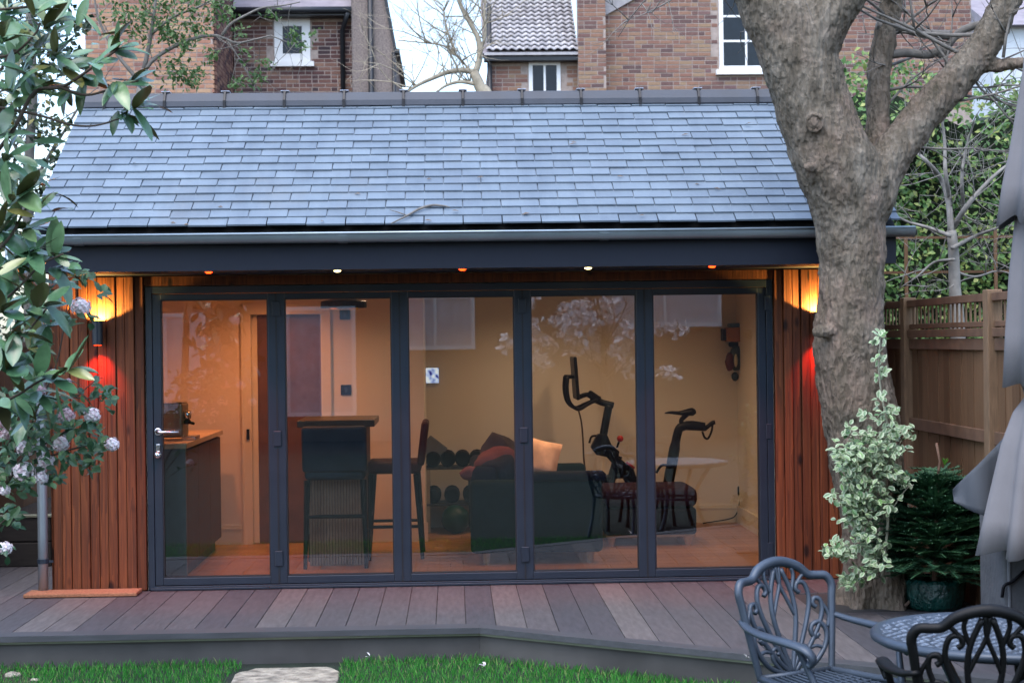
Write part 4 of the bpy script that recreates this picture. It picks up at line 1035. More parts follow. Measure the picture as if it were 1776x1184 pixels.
sm_ = tr.modifiers.new('smooth', 'SMOOTH'); sm_.factor = .6; sm_.iterations = 14
tx = bpy.data.textures.new('bark_clouds', 'CLOUDS'); tx.noise_scale = .16; tx.noise_depth = 3
dm = tr.modifiers.new('lumps', 'DISPLACE'); dm.texture = tx; dm.strength = .045; dm.mid_level = .5; dm.texture_coords = 'GLOBAL'
tx2 = bpy.data.textures.new('bark_fine', 'CLOUDS'); tx2.noise_scale = .022; tx2.noise_depth = 3
dm2 = tr.modifiers.new('plates', 'DISPLACE'); dm2.texture = tx2; dm2.strength = .019; dm2.mid_level = .5; dm2.texture_coords = 'GLOBAL'
rn = random.Random(21); tb = MB()
sc0 = tp(1413, 213); 
ring = MB(); dd = (CAM-sc0).normalized(); u_ = dd.cross(Vector((0,0,1))).normalized(); v_ = u_.cross(dd)
ring.tube([sc0+dd*(.246+.012*mnoise.noise(Vector((t*.7,2,0))))+u_*(.046+.012*mnoise.noise(Vector((t*.5,0,0))))*math.cos(R(t*20))+v_*(.056+.012*mnoise.noise(Vector((t*.5,5,0))))*math.sin(R(t*20)) for t in range(18)], [.013+.009*mnoise.noise(Vector((t*.8,9,0))) for t in range(18)], 8, closed=True); ring.build('branch_scar', M['bark'], BT, smooth=True)
for (px, py, dy, dx, dz, L, r_) in [(1690,105,.1,-.6,.2,1.2,.016),(1720,60,.1,-.9,-.1,1.3,.016),(1660,140,.1,-.4,.7,1.0,.014),(1640,160,.1,.7,-.3,.9,.012),(1745,10,.1,-.8,.4,1.1,.014),(1740,100,.0,.2,.8,.8,.012),(1525,120,.3,.6,.3,.9,.014),(1530,80,.3,.8,.5,1.0,.014),(1540,30,.3,-.6,.3,.7,.012),(1522,160,.3,.9,.25,.9,.013),(1523,200,.27,.7,.6,.8,.011),(1600,195,.1,.5,.7,.9,.012),(1700,90,.1,.9,-.1,.9,.012),(1480,-20,0,.8,.1,.9,.014),(1300,-40,.05,-.8,-.05,.9,.010),(1200,-60,.05,-.7,-.4,.7,.009),(1180,-10,.05,-.8,-.5,.5,.007),(1560,250,.06,.8,-.3,.8,.010),(1620,180,.08,.9,.1,1.0,.011),(1680,120,.08,.4,-.8,.7,.010)]:
    b = MB(); twigs(b, tp(px, py, dy), (dx, rn.uniform(-.3,.3), dz), L, r_, 2, rn, .5, .1, 3); b.build('branch', M['twig'], BT, smooth=True)
for (pts, r_) in (([(1520,45),(1560,48),(1600,58),(1650,62)],.032), ([(1530,98),(1570,92),(1610,95),(1635,85)],.03), ([(1630,100),(1660,60),(1690,45),(1720,40)],.026)):
    b = MB(); b.tube(smooth_path([tp(a, c, .3) for a, c in pts], 4), r_, 8); b.build('branch', M['twig'], BT, smooth=True)
# pebbles round the trunk
rn = random.Random(4)
desc = ['pinkish pebble at the left foot of the tree trunk', 'rounded pebble under the pale leaved shrub at the trunk', 'flat tan pebble at the middle of the trunk foot', 'brown pebble beside the stem at the trunk foot', 'small pebble next to the green pot', 'grey pebble tucked under the fir tree']
for i, (px, py) in enumerate(((1472,1040),(1510,1044),(1545,1050),(1575,1050),(1600,1052),(1532,1046))):
    p = gz(px, py, .0); tag(MB().ball((p.x, p.y, .012), .035*rn.uniform(.7,1.2), 12, (1.4,1,.6), jit=.35).build('pebble', plain('pink_pebble', (.36,.24,.20), .8, var=.3, ns=20), smooth=True), desc[i], 'pebble', 'pebbles round the tree trunk')

# ---- bare tree in the gap between the houses
G = thing('bare_tree', 'bare pale branched tree against the white sky between the houses', 'tree', (X(840, 14), 14, -.22))
def gp(px, py, dy=0): return at(px, py, 14+dy)
fine = plain('ochre_bark', (.36,.31,.23), .9, var=.3, ns=9)
b = MB(); b.tube(smooth_path([gp(858,1000), gp(856,400), gp(846,190), gp(832,150), gp(822,125)], 4), lerp_list([.2,.18,.13,.09,.07],4), 10); b.build('trunk', fine, G, smooth=True)
rn = random.Random(12)
for pts, r_ in (([(822,125),(800,122),(775,126),(750,136),(728,146),(705,160)], .07), ([(832,148),(800,142),(775,148),(757,160)], .05), ([(824,128),(832,100),(830,70),(818,45),(806,25),(795,0),(785,-40)], .075), ([(832,90),(842,60),(840,20),(846,-20)], .04), ([(818,125),(795,100),(770,80),(740,75),(690,70)], .03), ([(790,95),(775,50),(768,10)], .03)):
    P_ = smooth_path([gp(*q) for q in pts], 4); b = MB(); b.tube(P_, [.7*r_*(1-.6*i/len(P_)) for i in range(len(P_))], 8)
    for _ in range(9):
        j = rn.randint(2, len(P_)-1); twigs(b, P_[j], (rn.uniform(-1,.6), rn.uniform(-.4,.4), rn.uniform(.1,1)), rn.uniform(.6,1.3), .012, 2, rn, .5, .1, 3, 4)
    b.build('branch', fine, G, smooth=True)

# ---- leafy young tree in front of the left house
L1 = thing('young_tree', 'thin branched tree with fresh green leaves before the left brick house', 'tree', (X(215, 8), 8, -.22))
def lp(px, py, dy=0): return at(px, py, 8+dy)
fresh = leafmat('fresh_leaf', [(0,(.045,.11,.03)),(.5,(.08,.17,.04)),(1,(.14,.22,.07))], rough=.5)
b = MB(); b.tube([lp(218,1000), lp(222,400), lp(236,200), lp(250,120)], [.09,.08,.06,.04], 8); b.build('trunk', M['twig'], L1, smooth=True)
rn = random.Random(31); clumps = []
for pts, r_ in (([(236,150),(262,108),(300,82),(340,66),(372,62),(392,68),(412,75),(445,68),(470,62)], .028), ([(385,62),(400,42),(430,25),(455,14),(490,10),(520,4)], .020), ([(250,120),(262,60),(270,0),(275,-60)], .03), ([(262,60),(300,30),(350,10),(380,-10)], .02), ([(240,140),(200,90),(170,30),(160,-40)], .025), ([(395,72),(420,110),(440,145)], .010), ([(470,62),(505,75),(530,70)], .008)):
    P_ = smooth_path([lp(a, c, rn.uniform(-.3,.3)*0) for a, c in pts], 4); b = MB(); b.tube(P_, [r_*(1-.7*i/len(P_)) for i in range(len(P_))], 6)
    for _ in range(4): 
        j = rn.randint(2, len(P_)-1); twigs(b, P_[j], (rn.uniform(-.6,.8), rn.uniform(-.5,.5), rn.uniform(-.8,.8)), rn.uniform(.3,.6), .006, 1, rn, .5, .0, 3, 4)
    b.build('branch', M['twig'], L1, smooth=True)
lf = MB()
for (px, py, s_, n) in [(310,25,34,110),(282,52,20,60),(250,30,28,90),(205,20,30,80),(320,75,16,50),(340,55,14,35),(300,120,26,110),(330,140,14,45),(365,95,12,30),(345,130,12,30),(295,62,12,40),(395,25,18,35),(375,10,20,45),(415,55,10,22),(412,148,14,40),(445,135,14,26),(460,108,12,20),(512,62,12,30),(525,80,10,16),(470,25,12,18),(360,40,16,30),(230,60,24,50),(270,5,26,70),(420,100,14,14),(545,60,8,10),(330,5,22,50)]:
    for _ in range(int(n*1.5)):
        p = lp(px + rn.gauss(0, s_*.6), py + rn.gauss(0, s_*.6), rn.uniform(-.3,.3)); leaf_into(lf, p, rdir(), rdir()+Vector((0,-.5,1)), rn.uniform(.045,.08), rn.uniform(.026,.044), .3, .2, 2)
lf.build('crown', fresh, L1)

# ---- hedge beyond the right fence
hx0 = 3.75
HG = thing('tall_hedge', 'tall green climber-covered hedge rising behind the right fence', 'hedge', (4.6, 2, -.22))
hedge = leafmat('hedge_leaf', [(0,(.045,.13,.032)),(.4,(.11,.23,.055)),(.75,(.21,.33,.085)),(1,(.40,.44,.13))], rough=.5, trans=.2)
core = MB(); 
rn = random.Random(8)
hb = [(4.5, 5.2), (7.5, 5.2)]
NYh = 26
def hedge_top(x): return 4.3 + .35*mnoise.noise(Vector((x*1.1, 0, 5)))
def hedge_front(x, z): return 3.6 + .45*mnoise.noise(Vector((x*1.2, z*1.2, 3))) + .18*max(0, z-2.5)
vs = []; nxh, nzh = 24, 14
for i in range(nxh+1):
    for j in range(nzh+1):
        xx = 3.15 + i*.22; zz = -.2 + (hedge_top(xx)-.10)*j/nzh; vs.append((xx, hedge_front(xx, zz)+.28, zz))
fs = [(i*(nzh+1)+j, (i+1)*(nzh+1)+j, (i+1)*(nzh+1)+j+1, i*(nzh+1)+j+1) for i in range(nxh) for j in range(nzh)]
n0 = len(vs); vs2 = [(a, c+1.4, d) for a, c, d in vs]; fs2 = [(q[3]+n0, q[2]+n0, q[1]+n0, q[0]+n0) for q in fs]
tops = [(i*(nzh+1)+nzh, (i+1)*(nzh+1)+nzh, (i+1)*(nzh+1)+nzh+n0, i*(nzh+1)+nzh+n0) for i in range(nxh)]
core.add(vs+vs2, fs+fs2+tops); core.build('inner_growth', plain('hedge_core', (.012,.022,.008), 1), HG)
lf = MB()
for _ in range(15000):
    xx = rn.uniform(3.05, 8.3); zz = rn.uniform(.9, 1)**.5 * 0 + rn.uniform(1.0, 4.6)
    tp_ = hedge_top(xx)
    if zz > tp_ + .15*rn.random(): continue
    p = Vector((xx, hedge_front(xx, zz) + abs(rn.gauss(0, .14)) - .04, zz)); leaf_into(lf, p, rdir()+Vector((0,-.5,-.4)), rdir()*.7+Vector((0,-1,.7)), rn.uniform(.04,.085), rn.uniform(.03,.055), .25, .2, 2)
stuff(lf.build('leaves', hedge, HG))
# open trellis standing against the hedge
TQ = thing('garden_trellis', 'brown square trellis standing against the hedge above the fence', 'trellis', (4.0, 3.3, -.22))
for px in (1571, 1726): 
    c = X(px, 3.2, 450); MB().bb(c-.015, c+.015, 3.18, 3.20, -.2, Z(395, 3.2, px)).build('upright_batten', M['fence'], TQ)
for py in (412, 472): MB().bb(X(1500, 3.2), X(1800, 3.2), 3.201, 3.222, Z(py,3.2,1600)-.012, Z(py,3.2,1600)+.012).build('cross_batten', M['fence'], TQ)
# bare grey shrub tree in front of the hedge
BS = thing('bare_shrub', 'leafless pale grey shrub with many twigs behind the right fence', 'shrub', (X(1655, 2.6), 2.6, -.22))
def sp_(px, py, dy=0): return at(px, py, 2.6+dy)
ash = plain('ash_bark', (.24,.225,.20), .9, var=.25, ns=14)
b = MB(); b.tube(smooth_path([sp_(1664,900), sp_(1662,600), sp_(1656,500), sp_(1654,440), sp_(1650,400)], 4), lerp_list([.075,.07,.055,.05,.045],4), 10); b.build('trunk', ash, BS, smooth=True)
rn = random.Random(17)
for pts, r_ in (([(1650,405),(1645,350),(1632,310),(1605,278),(1590,265)], .032), ([(1650,400),(1675,360),(1700,330),(1730,300),(1770,270)], .028), ([(1648,350),(1640,300),(1638,240),(1630,190)], .024), ([(1652,430),(1690,410),(1730,395),(1776,370)], .02), ([(1650,410),(1610,395),(1575,385),(1545,370)], .02), ([(1655,450),(1620,455),(1590,480),(1560,500)], .014), ([(1672,365),(1668,310),(1675,260),(1690,210)], .02), ([(1655,470),(1690,480),(1730,470),(1770,480)], .013)):
    P_ = smooth_path([sp_(a, c, rn.uniform(-.15,.15)) for a, c in pts], 4); b = MB(); b.tube(P_, [r_*(1-.65*i/len(P_)) for i in range(len(P_))], 7)
    for _ in range(6):
        j = rn.randint(2, len(P_)-1); twigs(b, P_[j], (rn.uniform(-1,1), rn.uniform(-.5,.2), rn.uniform(-.5,1)), rn.uniform(.3,.75), .006, 2, rn, .55, .1, 3, 4)
    b.build('branch', ash, BS, smooth=True)

# ================================================================== RIGHT FENCE
FX = 3.32
FN = thing('garden_fence', 'brown wooden fence with lattice top along the right side', 'fence', (FX, 0, LZ))
def fy(px): # y on the fence plane for a pixel column near the horizon
    d = ray(px, 560); return CAM.y + d.y*((FX-CAM.x)/d.x)
posts = [fy(1725)]; step = fy(1578)-posts[0]
posts = [posts[0]-2*step, posts[0]-step, posts[0], posts[0]+step, posts[0]+2*step, posts[0]+3*step]
ft = CAM.z + (ray(1720,508).z/ray(1720,508).x)*(FX-CAM.x)
fm = CAM.z + (ray(1720,592).z/ray(1720,592).x)*(FX-CAM.x)
flw = CAM.z + (ray(1712,745).z/ray(1712,745).x)*(FX-CAM.x)
for p in posts: MB().bb(FX-.06, FX+.035, p-.05, p+.05, LZ-.05, ft+.02).build('post', M['post'], FN, bevel=.006)
for i in range(len(posts)-1):
    a, b_ = posts[i]+.051, posts[i+1]-.051
    for z0, z1, xx in ((ft-.05, ft, .035), (fm+.03, fm+.085, .035), (fm-.055, fm+.02, .022), (flw-.08, flw, .028), (ft-.21, ft-.175, .018)):
        MB().bb(FX-xx, FX+.02, a, b_, z0, z1).build('rail', M['fence_dk'], FN, bevel=.003)
    n = 14; wd = (b_-a)/n
    for q in range(n):
        MB().bb(FX+(.0 if q % 2 else .006), FX+(.014 if q % 2 else .019), a+wd*q+.001, a+wd*(q+1)-.001+.004, LZ, fm-.056).build('board', M['fence'], FN)
    n = 19; wd = (b_-a)/n
    for q in range(n): MB().bb(FX-.004, FX+.003, a+wd*(q+.3), a+wd*(q+.58), fm+.086, ft-.051).build('lattice_slat', M['lattice'], FN)
# ================================================================== LEFT SIDE
LX = -3.95
LF = thing('side_fence', 'dark wooden fence beyond the passage left of the garden room', 'fence', (LX, 2, LZ))
for q in range(24): MB().bb(LX-.02, LX, -1.6+q*.3, -1.6+q*.3+.285, LZ, 1.75).build('board', M['fence'], LF)
MB().bb(LX-.03, LX+.03, -1.6, 5.6, 1.751, 1.80).build('capping', M['fence_dk'], LF)
SBd = thing('sleeper_bed', 'dark timber raised bed in the passage left of the garden room', 'raised bed', (-3.6, 1.5, 0))
slp = plain('black_sleeper', (.022,.019,.017), .85, var=.4, ns=8, stretch=(1,1,6))
for z in range(2): MB().bb(-3.9, -3.28, 1.5-.1, 1.5, .001+z*.2, .195+z*.2).build('sleeper', slp, SBd, bevel=.01)
for z in range(2): MB().bb(-3.38, -3.28, 1.5005, 3.9, .001+z*.2, .195+z*.2).build('sleeper', slp, SBd, bevel=.01)
MB().bb(-3.9, -3.381, 1.5005, 3.9, .05, .33).build('bed_soil', M['soil'], SBd)
MB().bb(-3.9, -3.27, 1.39, 1.505, .396, .41).build('edge_strip', M['lip'], SBd)
IV = thing('ivy_tree', 'sparse ivy-clad tree left of the slate roof with sky between its leaves', 'tree', (X(55, 5), 5, -.22))
rn = random.Random(44)
def ip(px, py, dy=0): return at(px, py, 5+dy)
for pts, r_ in (([(50,900),(52,500),(48,340),(52,250),(58,150),(50,20)], .07), ([(52,330),(85,270),(110,230),(140,180)], .02), ([(50,300),(20,240),(5,180)], .02), ([(48,420),(90,350),(120,310)], .015)):
    b = MB(); P_ = smooth_path([ip(*q) for q in pts], 4); b.tube(P_, [r_*(1-.5*i/len(P_)) for i in range(len(P_))], 8)
    for _ in range(6):
        j = rn.randint(2, len(P_)-1); twigs(b, P_[j], (rn.uniform(-1,1), rn.uniform(-.4,.4), rn.uniform(-.5,.8)), rn.uniform(.3,.6), .008, 1, rn, .5, 0, 3, 4)
    b.build('trunk' if r_ > .05 else 'branch', M['twig'], IV, smooth=True)
lf = MB()
for (px, py, s_, n) in [(30,200,40,170),(70,230,26,110),(45,330,35,190),(95,280,16,60),(100,215,18,40),(20,420,40,220),(60,450,28,140),(75,380,18,60),(10,300,30,120),(85,330,12,40),(40,130,40,120),(90,150,25,40),(140,40,16,60),(135,100,16,50),(20,60,50,220),(70,60,40,130),(110,110,30,80),(40,10,50,150),(100,20,30,70),(15,520,40,160),(40,600,30,120),(10,680,40,120),(70,560,14,30)]:
    for _ in range(n): leaf_into(lf, ip(px+rn.gauss(0,s_*.6), py+rn.gauss(0,s_*.6), rn.uniform(-.4,.4)), rdir(), rdir()+Vector((0,-.6,.8)), rn.uniform(.05,.09), rn.uniform(.035,.06), .25, .2, 2)
lf.build('crown', leafmat('ivy_leaf', [(0,(.012,.03,.012)),(.6,(.03,.06,.02)),(.85,(.07,.11,.04)),(1,(.30,.24,.05))]), IV)
# ================================================================== NEAR SHRUBS, LEFT
MG = thing('magnolia_shrub', 'evergreen shrub with large glossy leaves reaching in from the left', 'shrub', (X(-120, -3.6), -3.6, LZ))
mgm = leafmat('magnolia_leaf', [(0,(.055,.14,.068)),(.4,(.10,.22,.105)),(.75,(.15,.29,.135)),(.95,(.21,.33,.14)),(1,(.30,.28,.08))], back=(.085,.080,.026), rough=.24, spec=.8, trans=.08)
lms = []
for q in range(5):
    b = MB(); cr = (.10,.25,.0,.18,-.08)[q]
    leaf_into(b, (0,0,0), (1,0,0), (0,0,1), 1.0, (.40,.36,.44,.38,.42)[q], (.22,.12,.3,.18,.25)[q], cr, 6)
    lms.append(b.mesh('leaf', mgm, True, fix=False))
rn = random.Random(77); MY = -3.6
def mp_(px, py, dy=0): return at(px, py, MY+dy)
brm = plain('magnolia_twig', (.055,.040,.026), .8, var=.3, ns=14)
nleaf = [0]
def put_leaf(p, d, L, up=Vector((0,-.35,1))):
    d = d.normalized(); u = up + Vector((rn.uniform(-.5,.5), rn.uniform(-.5,.3), rn.uniform(-.3,.3))); s_ = d.cross(u)
    if s_.length < 1e-3: s_ = d.orthogonal()
    s_.normalize(); n_ = s_.cross(d); m_ = Matrix((d, -s_, n_)).transposed()
    o = inst('leaf', rn.choice(lms), p, MG, m_.to_euler(), (L, L*rn.uniform(.75,1.15), L*rn.uniform(.4,2.2))); nleaf[0] += 1
def whorl(px, py, n, dpx, L=.19, dy=0):
    """rosette of leaves at a shoot tip pointing along dpx (pixels right, up)"""
    p = mp_(px, py, dy+rn.uniform(-.15,.15)); ax = Vector((dpx[0], rn.uniform(-.4,.1)*20, dpx[1])).normalized()
    u = ax.orthogonal().normalized(); v = ax.cross(u)
    for i in range(n):
        a = 2*math.pi*i/n*1.6 + rn.uniform(-.5,.5); sp = rn.uniform(.5, 1.3)
        d = ax*math.cos(sp) + (u*math.cos(a)+v*math.sin(a))*math.sin(sp) + Vector((0,0,-.10))
        put_leaf(p - ax*rn.uniform(0,.05), d, L*rn.uniform(.58,1.15))
stems = [([(-60,330),(20,230),(60,160),(110,150),(170,110),(205,85)], .011), ([(-40,180),(60,198),(120,216),(165,218),(210,205)], .007), ([(100,150),(150,165),(205,150),(240,140)], .007), ([(-40,100),(20,95),(60,60),(70,40)], .008), ([(-60,480),(10,420),(40,370),(60,340)], .009), ([(-50,560),(20,510),(70,460),(110,440)], .008), ([(-60,720),(20,690),(70,660),(125,640)], .008), ([(-60,640),(20,600),(60,560),(85,530)], .008), ([(-40,20),(60,10),(90,-10)], .007), ([(-60,200),(-10,140),(20,90),(35,95)], .009), ([(-90,900),(-80,600),(-70,300),(-60,0)], .035)]
for pts, r_ in stems:
    b = MB(); P_ = smooth_path([mp_(*q) for q in pts], 5); b.tube(P_, [r_*(1.1-.6*i/len(P_)) for i in range(len(P_))], 8); b.build('trunk' if r_ > .03 else 'branch', brm, MG, smooth=True)
for args in [(72,70,8,(5,20)),(35,95,8,(10,25)),(8,60,7,(5,20)),(65,15,7,(8,16)),(100,95,6,(20,10)),(205,85,8,(25,14)),(170,110,6,(20,0)),(120,120,6,(16,-6)),(60,150,7,(4,10)),(150,140,6,(20,-16)),(205,150,8,(20,-25)),(235,140,5,(30,10)),(240,190,5,(30,-10)),(215,200,7,(25,-22)),(120,160,5,(8,-18)),(40,120,6,(-8,12)),(15,150,6,(-4,8)),(90,45,5,(14,8)),(10,10,7,(2,18)),(175,60,5,(6,18)),
        (20,350,7,(14,20)),(45,335,6,(18,6)),(10,400,7,(14,6)),(45,400,6,(20,-6)),(60,440,7,(22,-4)),(100,440,7,(26,10)),(105,470,6,(28,-12)),(20,460,7,(10,-4)),(50,490,6,(22,-14)),(10,540,7,(14,4)),(60,530,6,(22,10)),(85,530,5,(26,4)),(30,580,7,(12,-8)),(60,600,7,(24,8)),(20,640,7,(14,0)),(70,650,7,(24,14)),(125,640,6,(30,14)),(105,665,5,(26,-14)),(30,690,6,(14,-10)),(75,690,5,(20,-18)),(0,600,6,(6,-6)),(0,700,6,(4,-14)),(0,320,6,(6,8)),(0,480,6,(4,0)),(85,570,4,(20,-16)),
        (15,270,5,(10,14)),(0,230,5,(8,10))]:
    if nleaf[0] < 292: whorl(*args)
xf = MB()
for (px, py, s_, n) in [(20,40,40,22),(60,110,40,22),(20,160,40,20),(110,60,30,10),(20,300,36,24),(10,420,36,26),(50,480,36,18),(20,560,40,26),(40,640,36,18),(20,720,30,14),(70,360,26,8)]:
    for _ in range(n):
        leaf_into(xf, mp_(px+rn.gauss(0,s_*.7), py+rn.gauss(0,s_*.7), rn.uniform(.1,.6)), rdir()+Vector((.5,0,.1)), rdir()*.5+Vector((0,-.5,1)), rn.uniform(.11,.18), rn.uniform(.045,.07), .2, rn.uniform(0,.25), 4)
stuff(xf.build('inner_leaves', mgm, MG, smooth=True, fix=False))
# ---- flowering viburnum
VB = thing('flowering_shrub', 'small leaved shrub with pinkish white flower heads below the glossy leaves', 'shrub', (X(-60, -3.0), -3.0, LZ))
VY = -3.0
def vp(px, py, dy=0): return at(px, py, VY+dy)
rn = random.Random(5)
vst = [([(-80,1000),(-30,900),(20,820),(60,770)], .012), ([(-30,900),(40,800),(110,750),(160,725)], .007), ([(20,820),(90,790),(140,775),(190,770)], .006), ([(-40,860),(20,760),(70,700),(110,690),(150,690),(190,688)], .005), ([(-60,980),(-20,930),(10,900),(30,890)], .006), ([(-60,1000),(-20,970),(5,955)], .005), ([(40,800),(60,720),(95,640),(110,575),(118,540),(130,530)], .005), ([(110,560),(130,480),(150,470)], .003), ([(130,690),(165,660),(178,655)], .003)]
for pts, r_ in vst:
    b = MB(); P_ = smooth_path([vp(*q) for q in pts], 5); b.tube(P_, [r_*(1.1-.6*i/len(P_)) for i in range(len(P_))], 6); b.build('branch', brm, VB, smooth=True)
lf = MB()
for (px, py, s_, n) in [(20,760,34,60),(70,740,30,60),(120,740,24,44),(150,770,20,34),(110,790,22,36),(60,800,30,50),(20,830,26,40),(150,800,14,20),(170,775,14,18),(185,690,12,14),(165,672,9,9),(190,680,9,8),(165,735,14,16),(130,700,18,20),(10,700,30,40),(60,690,24,30),(10,895,16,16),(25,900,10,8),(5,955,10,10),(145,480,9,8),(180,508,10,9),(150,545,10,9),(135,470,8,6),(120,560,10,8),(40,840,24,30),(95,830,18,18),(-10,800,30,40),(90,700,24,26)]:
    for _ in range(n): leaf_into(lf, vp(px+rn.gauss(0,s_*.6), py+rn.gauss(0,s_*.6), rn.uniform(-.25,.25)), rdir()+Vector((.3,-.2,0)), rdir()*.6+Vector((0,-.7,1)), rn.uniform(.04,.075), rn.uniform(.026,.045), .25, .2, 3)
lf.build('leaves', leafmat('viburnum_leaf', [(0,(.035,.10,.05)),(.5,(.065,.15,.065)),(1,(.12,.22,.085))], rough=.4, trans=.2), VB)
flm = pieces('flower_white', [(0,(.84,.62,.68)),(.4,(.90,.80,.83)),(1,(.93,.91,.91))], .7, bump=0, var=.06)
flp = pieces('flower_pink', [(0,(.60,.33,.38)),(.5,(.74,.52,.56)),(1,(.85,.76,.78))], .7, bump=0, var=.06)
def head(px, py, rpx, pink=False, squash=.8, dy=-.1):
    c = vp(px, py, dy); r_ = 1.1*rpx*(VY+dy+12)/2880; b = MB()
    for i in range(46):
        z = 1-2*(i+.5)/46; a = i*2.39996; q = Vector((math.sqrt(1-z*z)*math.cos(a), math.sqrt(1-z*z)*math.sin(a), z*squash))
        pc = c + q*r_*rn.uniform(.72,1.05); n_ = q.normalized(); u = n_.orthogonal().normalized(); v = n_.cross(u); fr_ = r_*rn.uniform(.24,.36)
        for t in range(5):
            an = t*1.2566+i; d = (u*math.cos(an)+v*math.sin(an)); e = (u*math.cos(an+.63)+v*math.sin(an+.63)); e2 = (u*math.cos(an-.63)+v*math.sin(an-.63))
            b.add([pc, pc+e2*fr_*.65+n_*fr_*.25, pc+d*fr_+n_*fr_*.2, pc+e*fr_*.65+n_*fr_*.25], [(0,1,2,3)])
    b.ball(c, r_*.68, 8, (1,1,squash)); b.build('flower_head', flp if pink else flm, VB)
for a in [(140,532,16),(115,720,13,True),(160,720,13),(106,768,14),(194,770,12),(45,777,14),(80,800,13),(40,818,17),(72,828,11),(8,950,12),(12,750,12,True),(5,735,9,True),(70,677,9,True),(75,632,7),(8,850,9),(92,645,6),(52,575,5,True),(118,662,6,True)]: head(*a)

# ================================================================== PLANTS BY THE TRUNK
VS = thing('variegated_shrub', 'shrub with white-edged pale green leaves climbing before the tree trunk', 'shrub', (X(1520, -1.62), -1.62, 0))
m = NT('variegated_leaf'); va = m.n('VertexColor'); va.layer_name = 'margin'
gcol = m.ramp(m.rnd(), [(0,(.055,.14,.05)),(.6,(.11,.22,.085)),(.93,(.18,.31,.12)),(1,(.12,.32,.04))])
c = m.mix(va.outputs[0], gcol, (.44,.51,.34)); m.col(c); m.set(rough=.4, spec=.5); vmat = m.m
vy = -1.62; rn = random.Random(15)
def vv(px, py, dy=0): return at(px, py, vy+dy)
lf = MB(); cols = []
def vleaf(p, d, nrm, L, W, green):
    n0 = len(lf.v); leaf_into(lf, p, d, nrm, L, W, .25, .15, 3)
    for i in range(len(lf.v)-n0): cols.append(0.0 if (green or (i % 3 == 1 and i < 9)) else (1.0 if i % 3 != 1 else .6))
stm = plain('pale_stem', (.30,.30,.22), .8)
vstems = [([(1530,1000),(1540,900),(1535,830),(1545,780),(1540,740),(1530,690),(1524,640),(1526,600),(1528,570)], .009), ([(1535,900),(1510,830),(1495,780),(1480,745)], .006), ([(1530,980),(1490,950),(1455,945),(1430,955)], .006), ([(1525,1000),(1490,1000),(1465,1010)], .005), ([(1538,850),(1490,800),(1455,790)], .005), ([(1535,830),(1560,770),(1575,750)], .005), ([(1530,940),(1490,880),(1460,860)], .005), ([(1535,900),(1570,850),(1585,840)], .005)]
for pts, r_ in vstems:
    b = MB(); P_ = smooth_path([vv(*q) for q in pts], 4); b.tube(P_, [r_*(1.1-.6*i/len(P_)) for i in range(len(P_))], 6); b.build('stem', stm, VS, smooth=True)
for (px, py, s_, n) in [(1495,800,26,110),(1530,800,22,90),(1465,800,16,44),(1480,780,16,40),(1530,770,18,54),(1550,750,16,44),(1575,750,9,12),(1500,850,26,110),(1490,890,24,100),(1530,870,22,60),(1470,870,15,34),(1500,930,22,74),(1450,950,14,36),(1470,960,12,30),(1435,955,8,12),(1480,1000,14,30),(1465,1010,9,18),(1510,985,16,30),(1520,960,16,36),(1530,690,9,12),(1528,650,8,12),(1526,620,8,10),(1527,585,8,12),(1534,720,10,16),(1548,710,8,8),(1455,790,10,20),(1510,760,12,22),(1475,745,9,14),(1500,720,7,7),(1570,835,8,10),(1440,865,8,10),(1550,820,14,30),(1560,780,10,16),(1480,830,20,40)]:
    for _ in range(int(n*1.6)): vleaf(vv(px+rn.gauss(0,s_*.62), py+rn.gauss(0,s_*.62), rn.uniform(-.16,.14)), rdir()+Vector((-.2,-.4,.1)), rdir()*.6+Vector((0,-.8,1)), rn.uniform(.032,.056), rn.uniform(.024,.036), rn.random() < .06)
o = lf.build('leaves', vmat, VS); ca = o.data.color_attributes.new('margin', 'FLOAT_COLOR', 'POINT')
ca.data.foreach_set('color', [q for c_ in cols for q in (c_, c_, c_, 1.0)])
# fir tree in a green pot bag
fyy = gz(1650, 1056, .002).y + .06; fc_ = X(1622, fyy, 1030)
FP = thing('plant_pot', 'dark green shiny pot bag holding the small fir at the trunk', 'pot', (fc_, fyy, 0))
b = MB(); prof = [(.155, .002), (.175, .03), (.185, .10), (.19, .17), (.175, .20), (.165, .195), (.15, .17)]
b.lathe(prof, (fc_, fyy, 0), 36, star=lambda a, i: 1+.05*math.sin(a*9+i)+.03*math.sin(a*5+2*i)); b.build('bag', plain('green_plastic', (.002,.040,.034), .25, var=.4, ns=9, bump=1, bs=14, bd=.04), FP, smooth=True)
MB().lathe([(.0,.165),(.15,.168)], (fc_, fyy, 0), 20).build('potting_soil', M['soil'], FP)
FR = thing('small_fir', 'small bushy dark green fir tree growing in the green pot', 'fir tree', (fc_, fyy, .17))
def fp(px, py, dy=0): return at(px, py, fyy+dy)
apex = fp(1626, 828); base = Vector((fc_, fyy, .17)); rn = random.Random(9)
MB().tube([base, base*.5+apex*.5, apex, fp(1630,800), fp(1624,768)], [.022,.018,.011,.008,.009], 8).build('trunk', plain('fir_bark', (.17,.10,.07), .8), FR, smooth=True)
nd = MB()
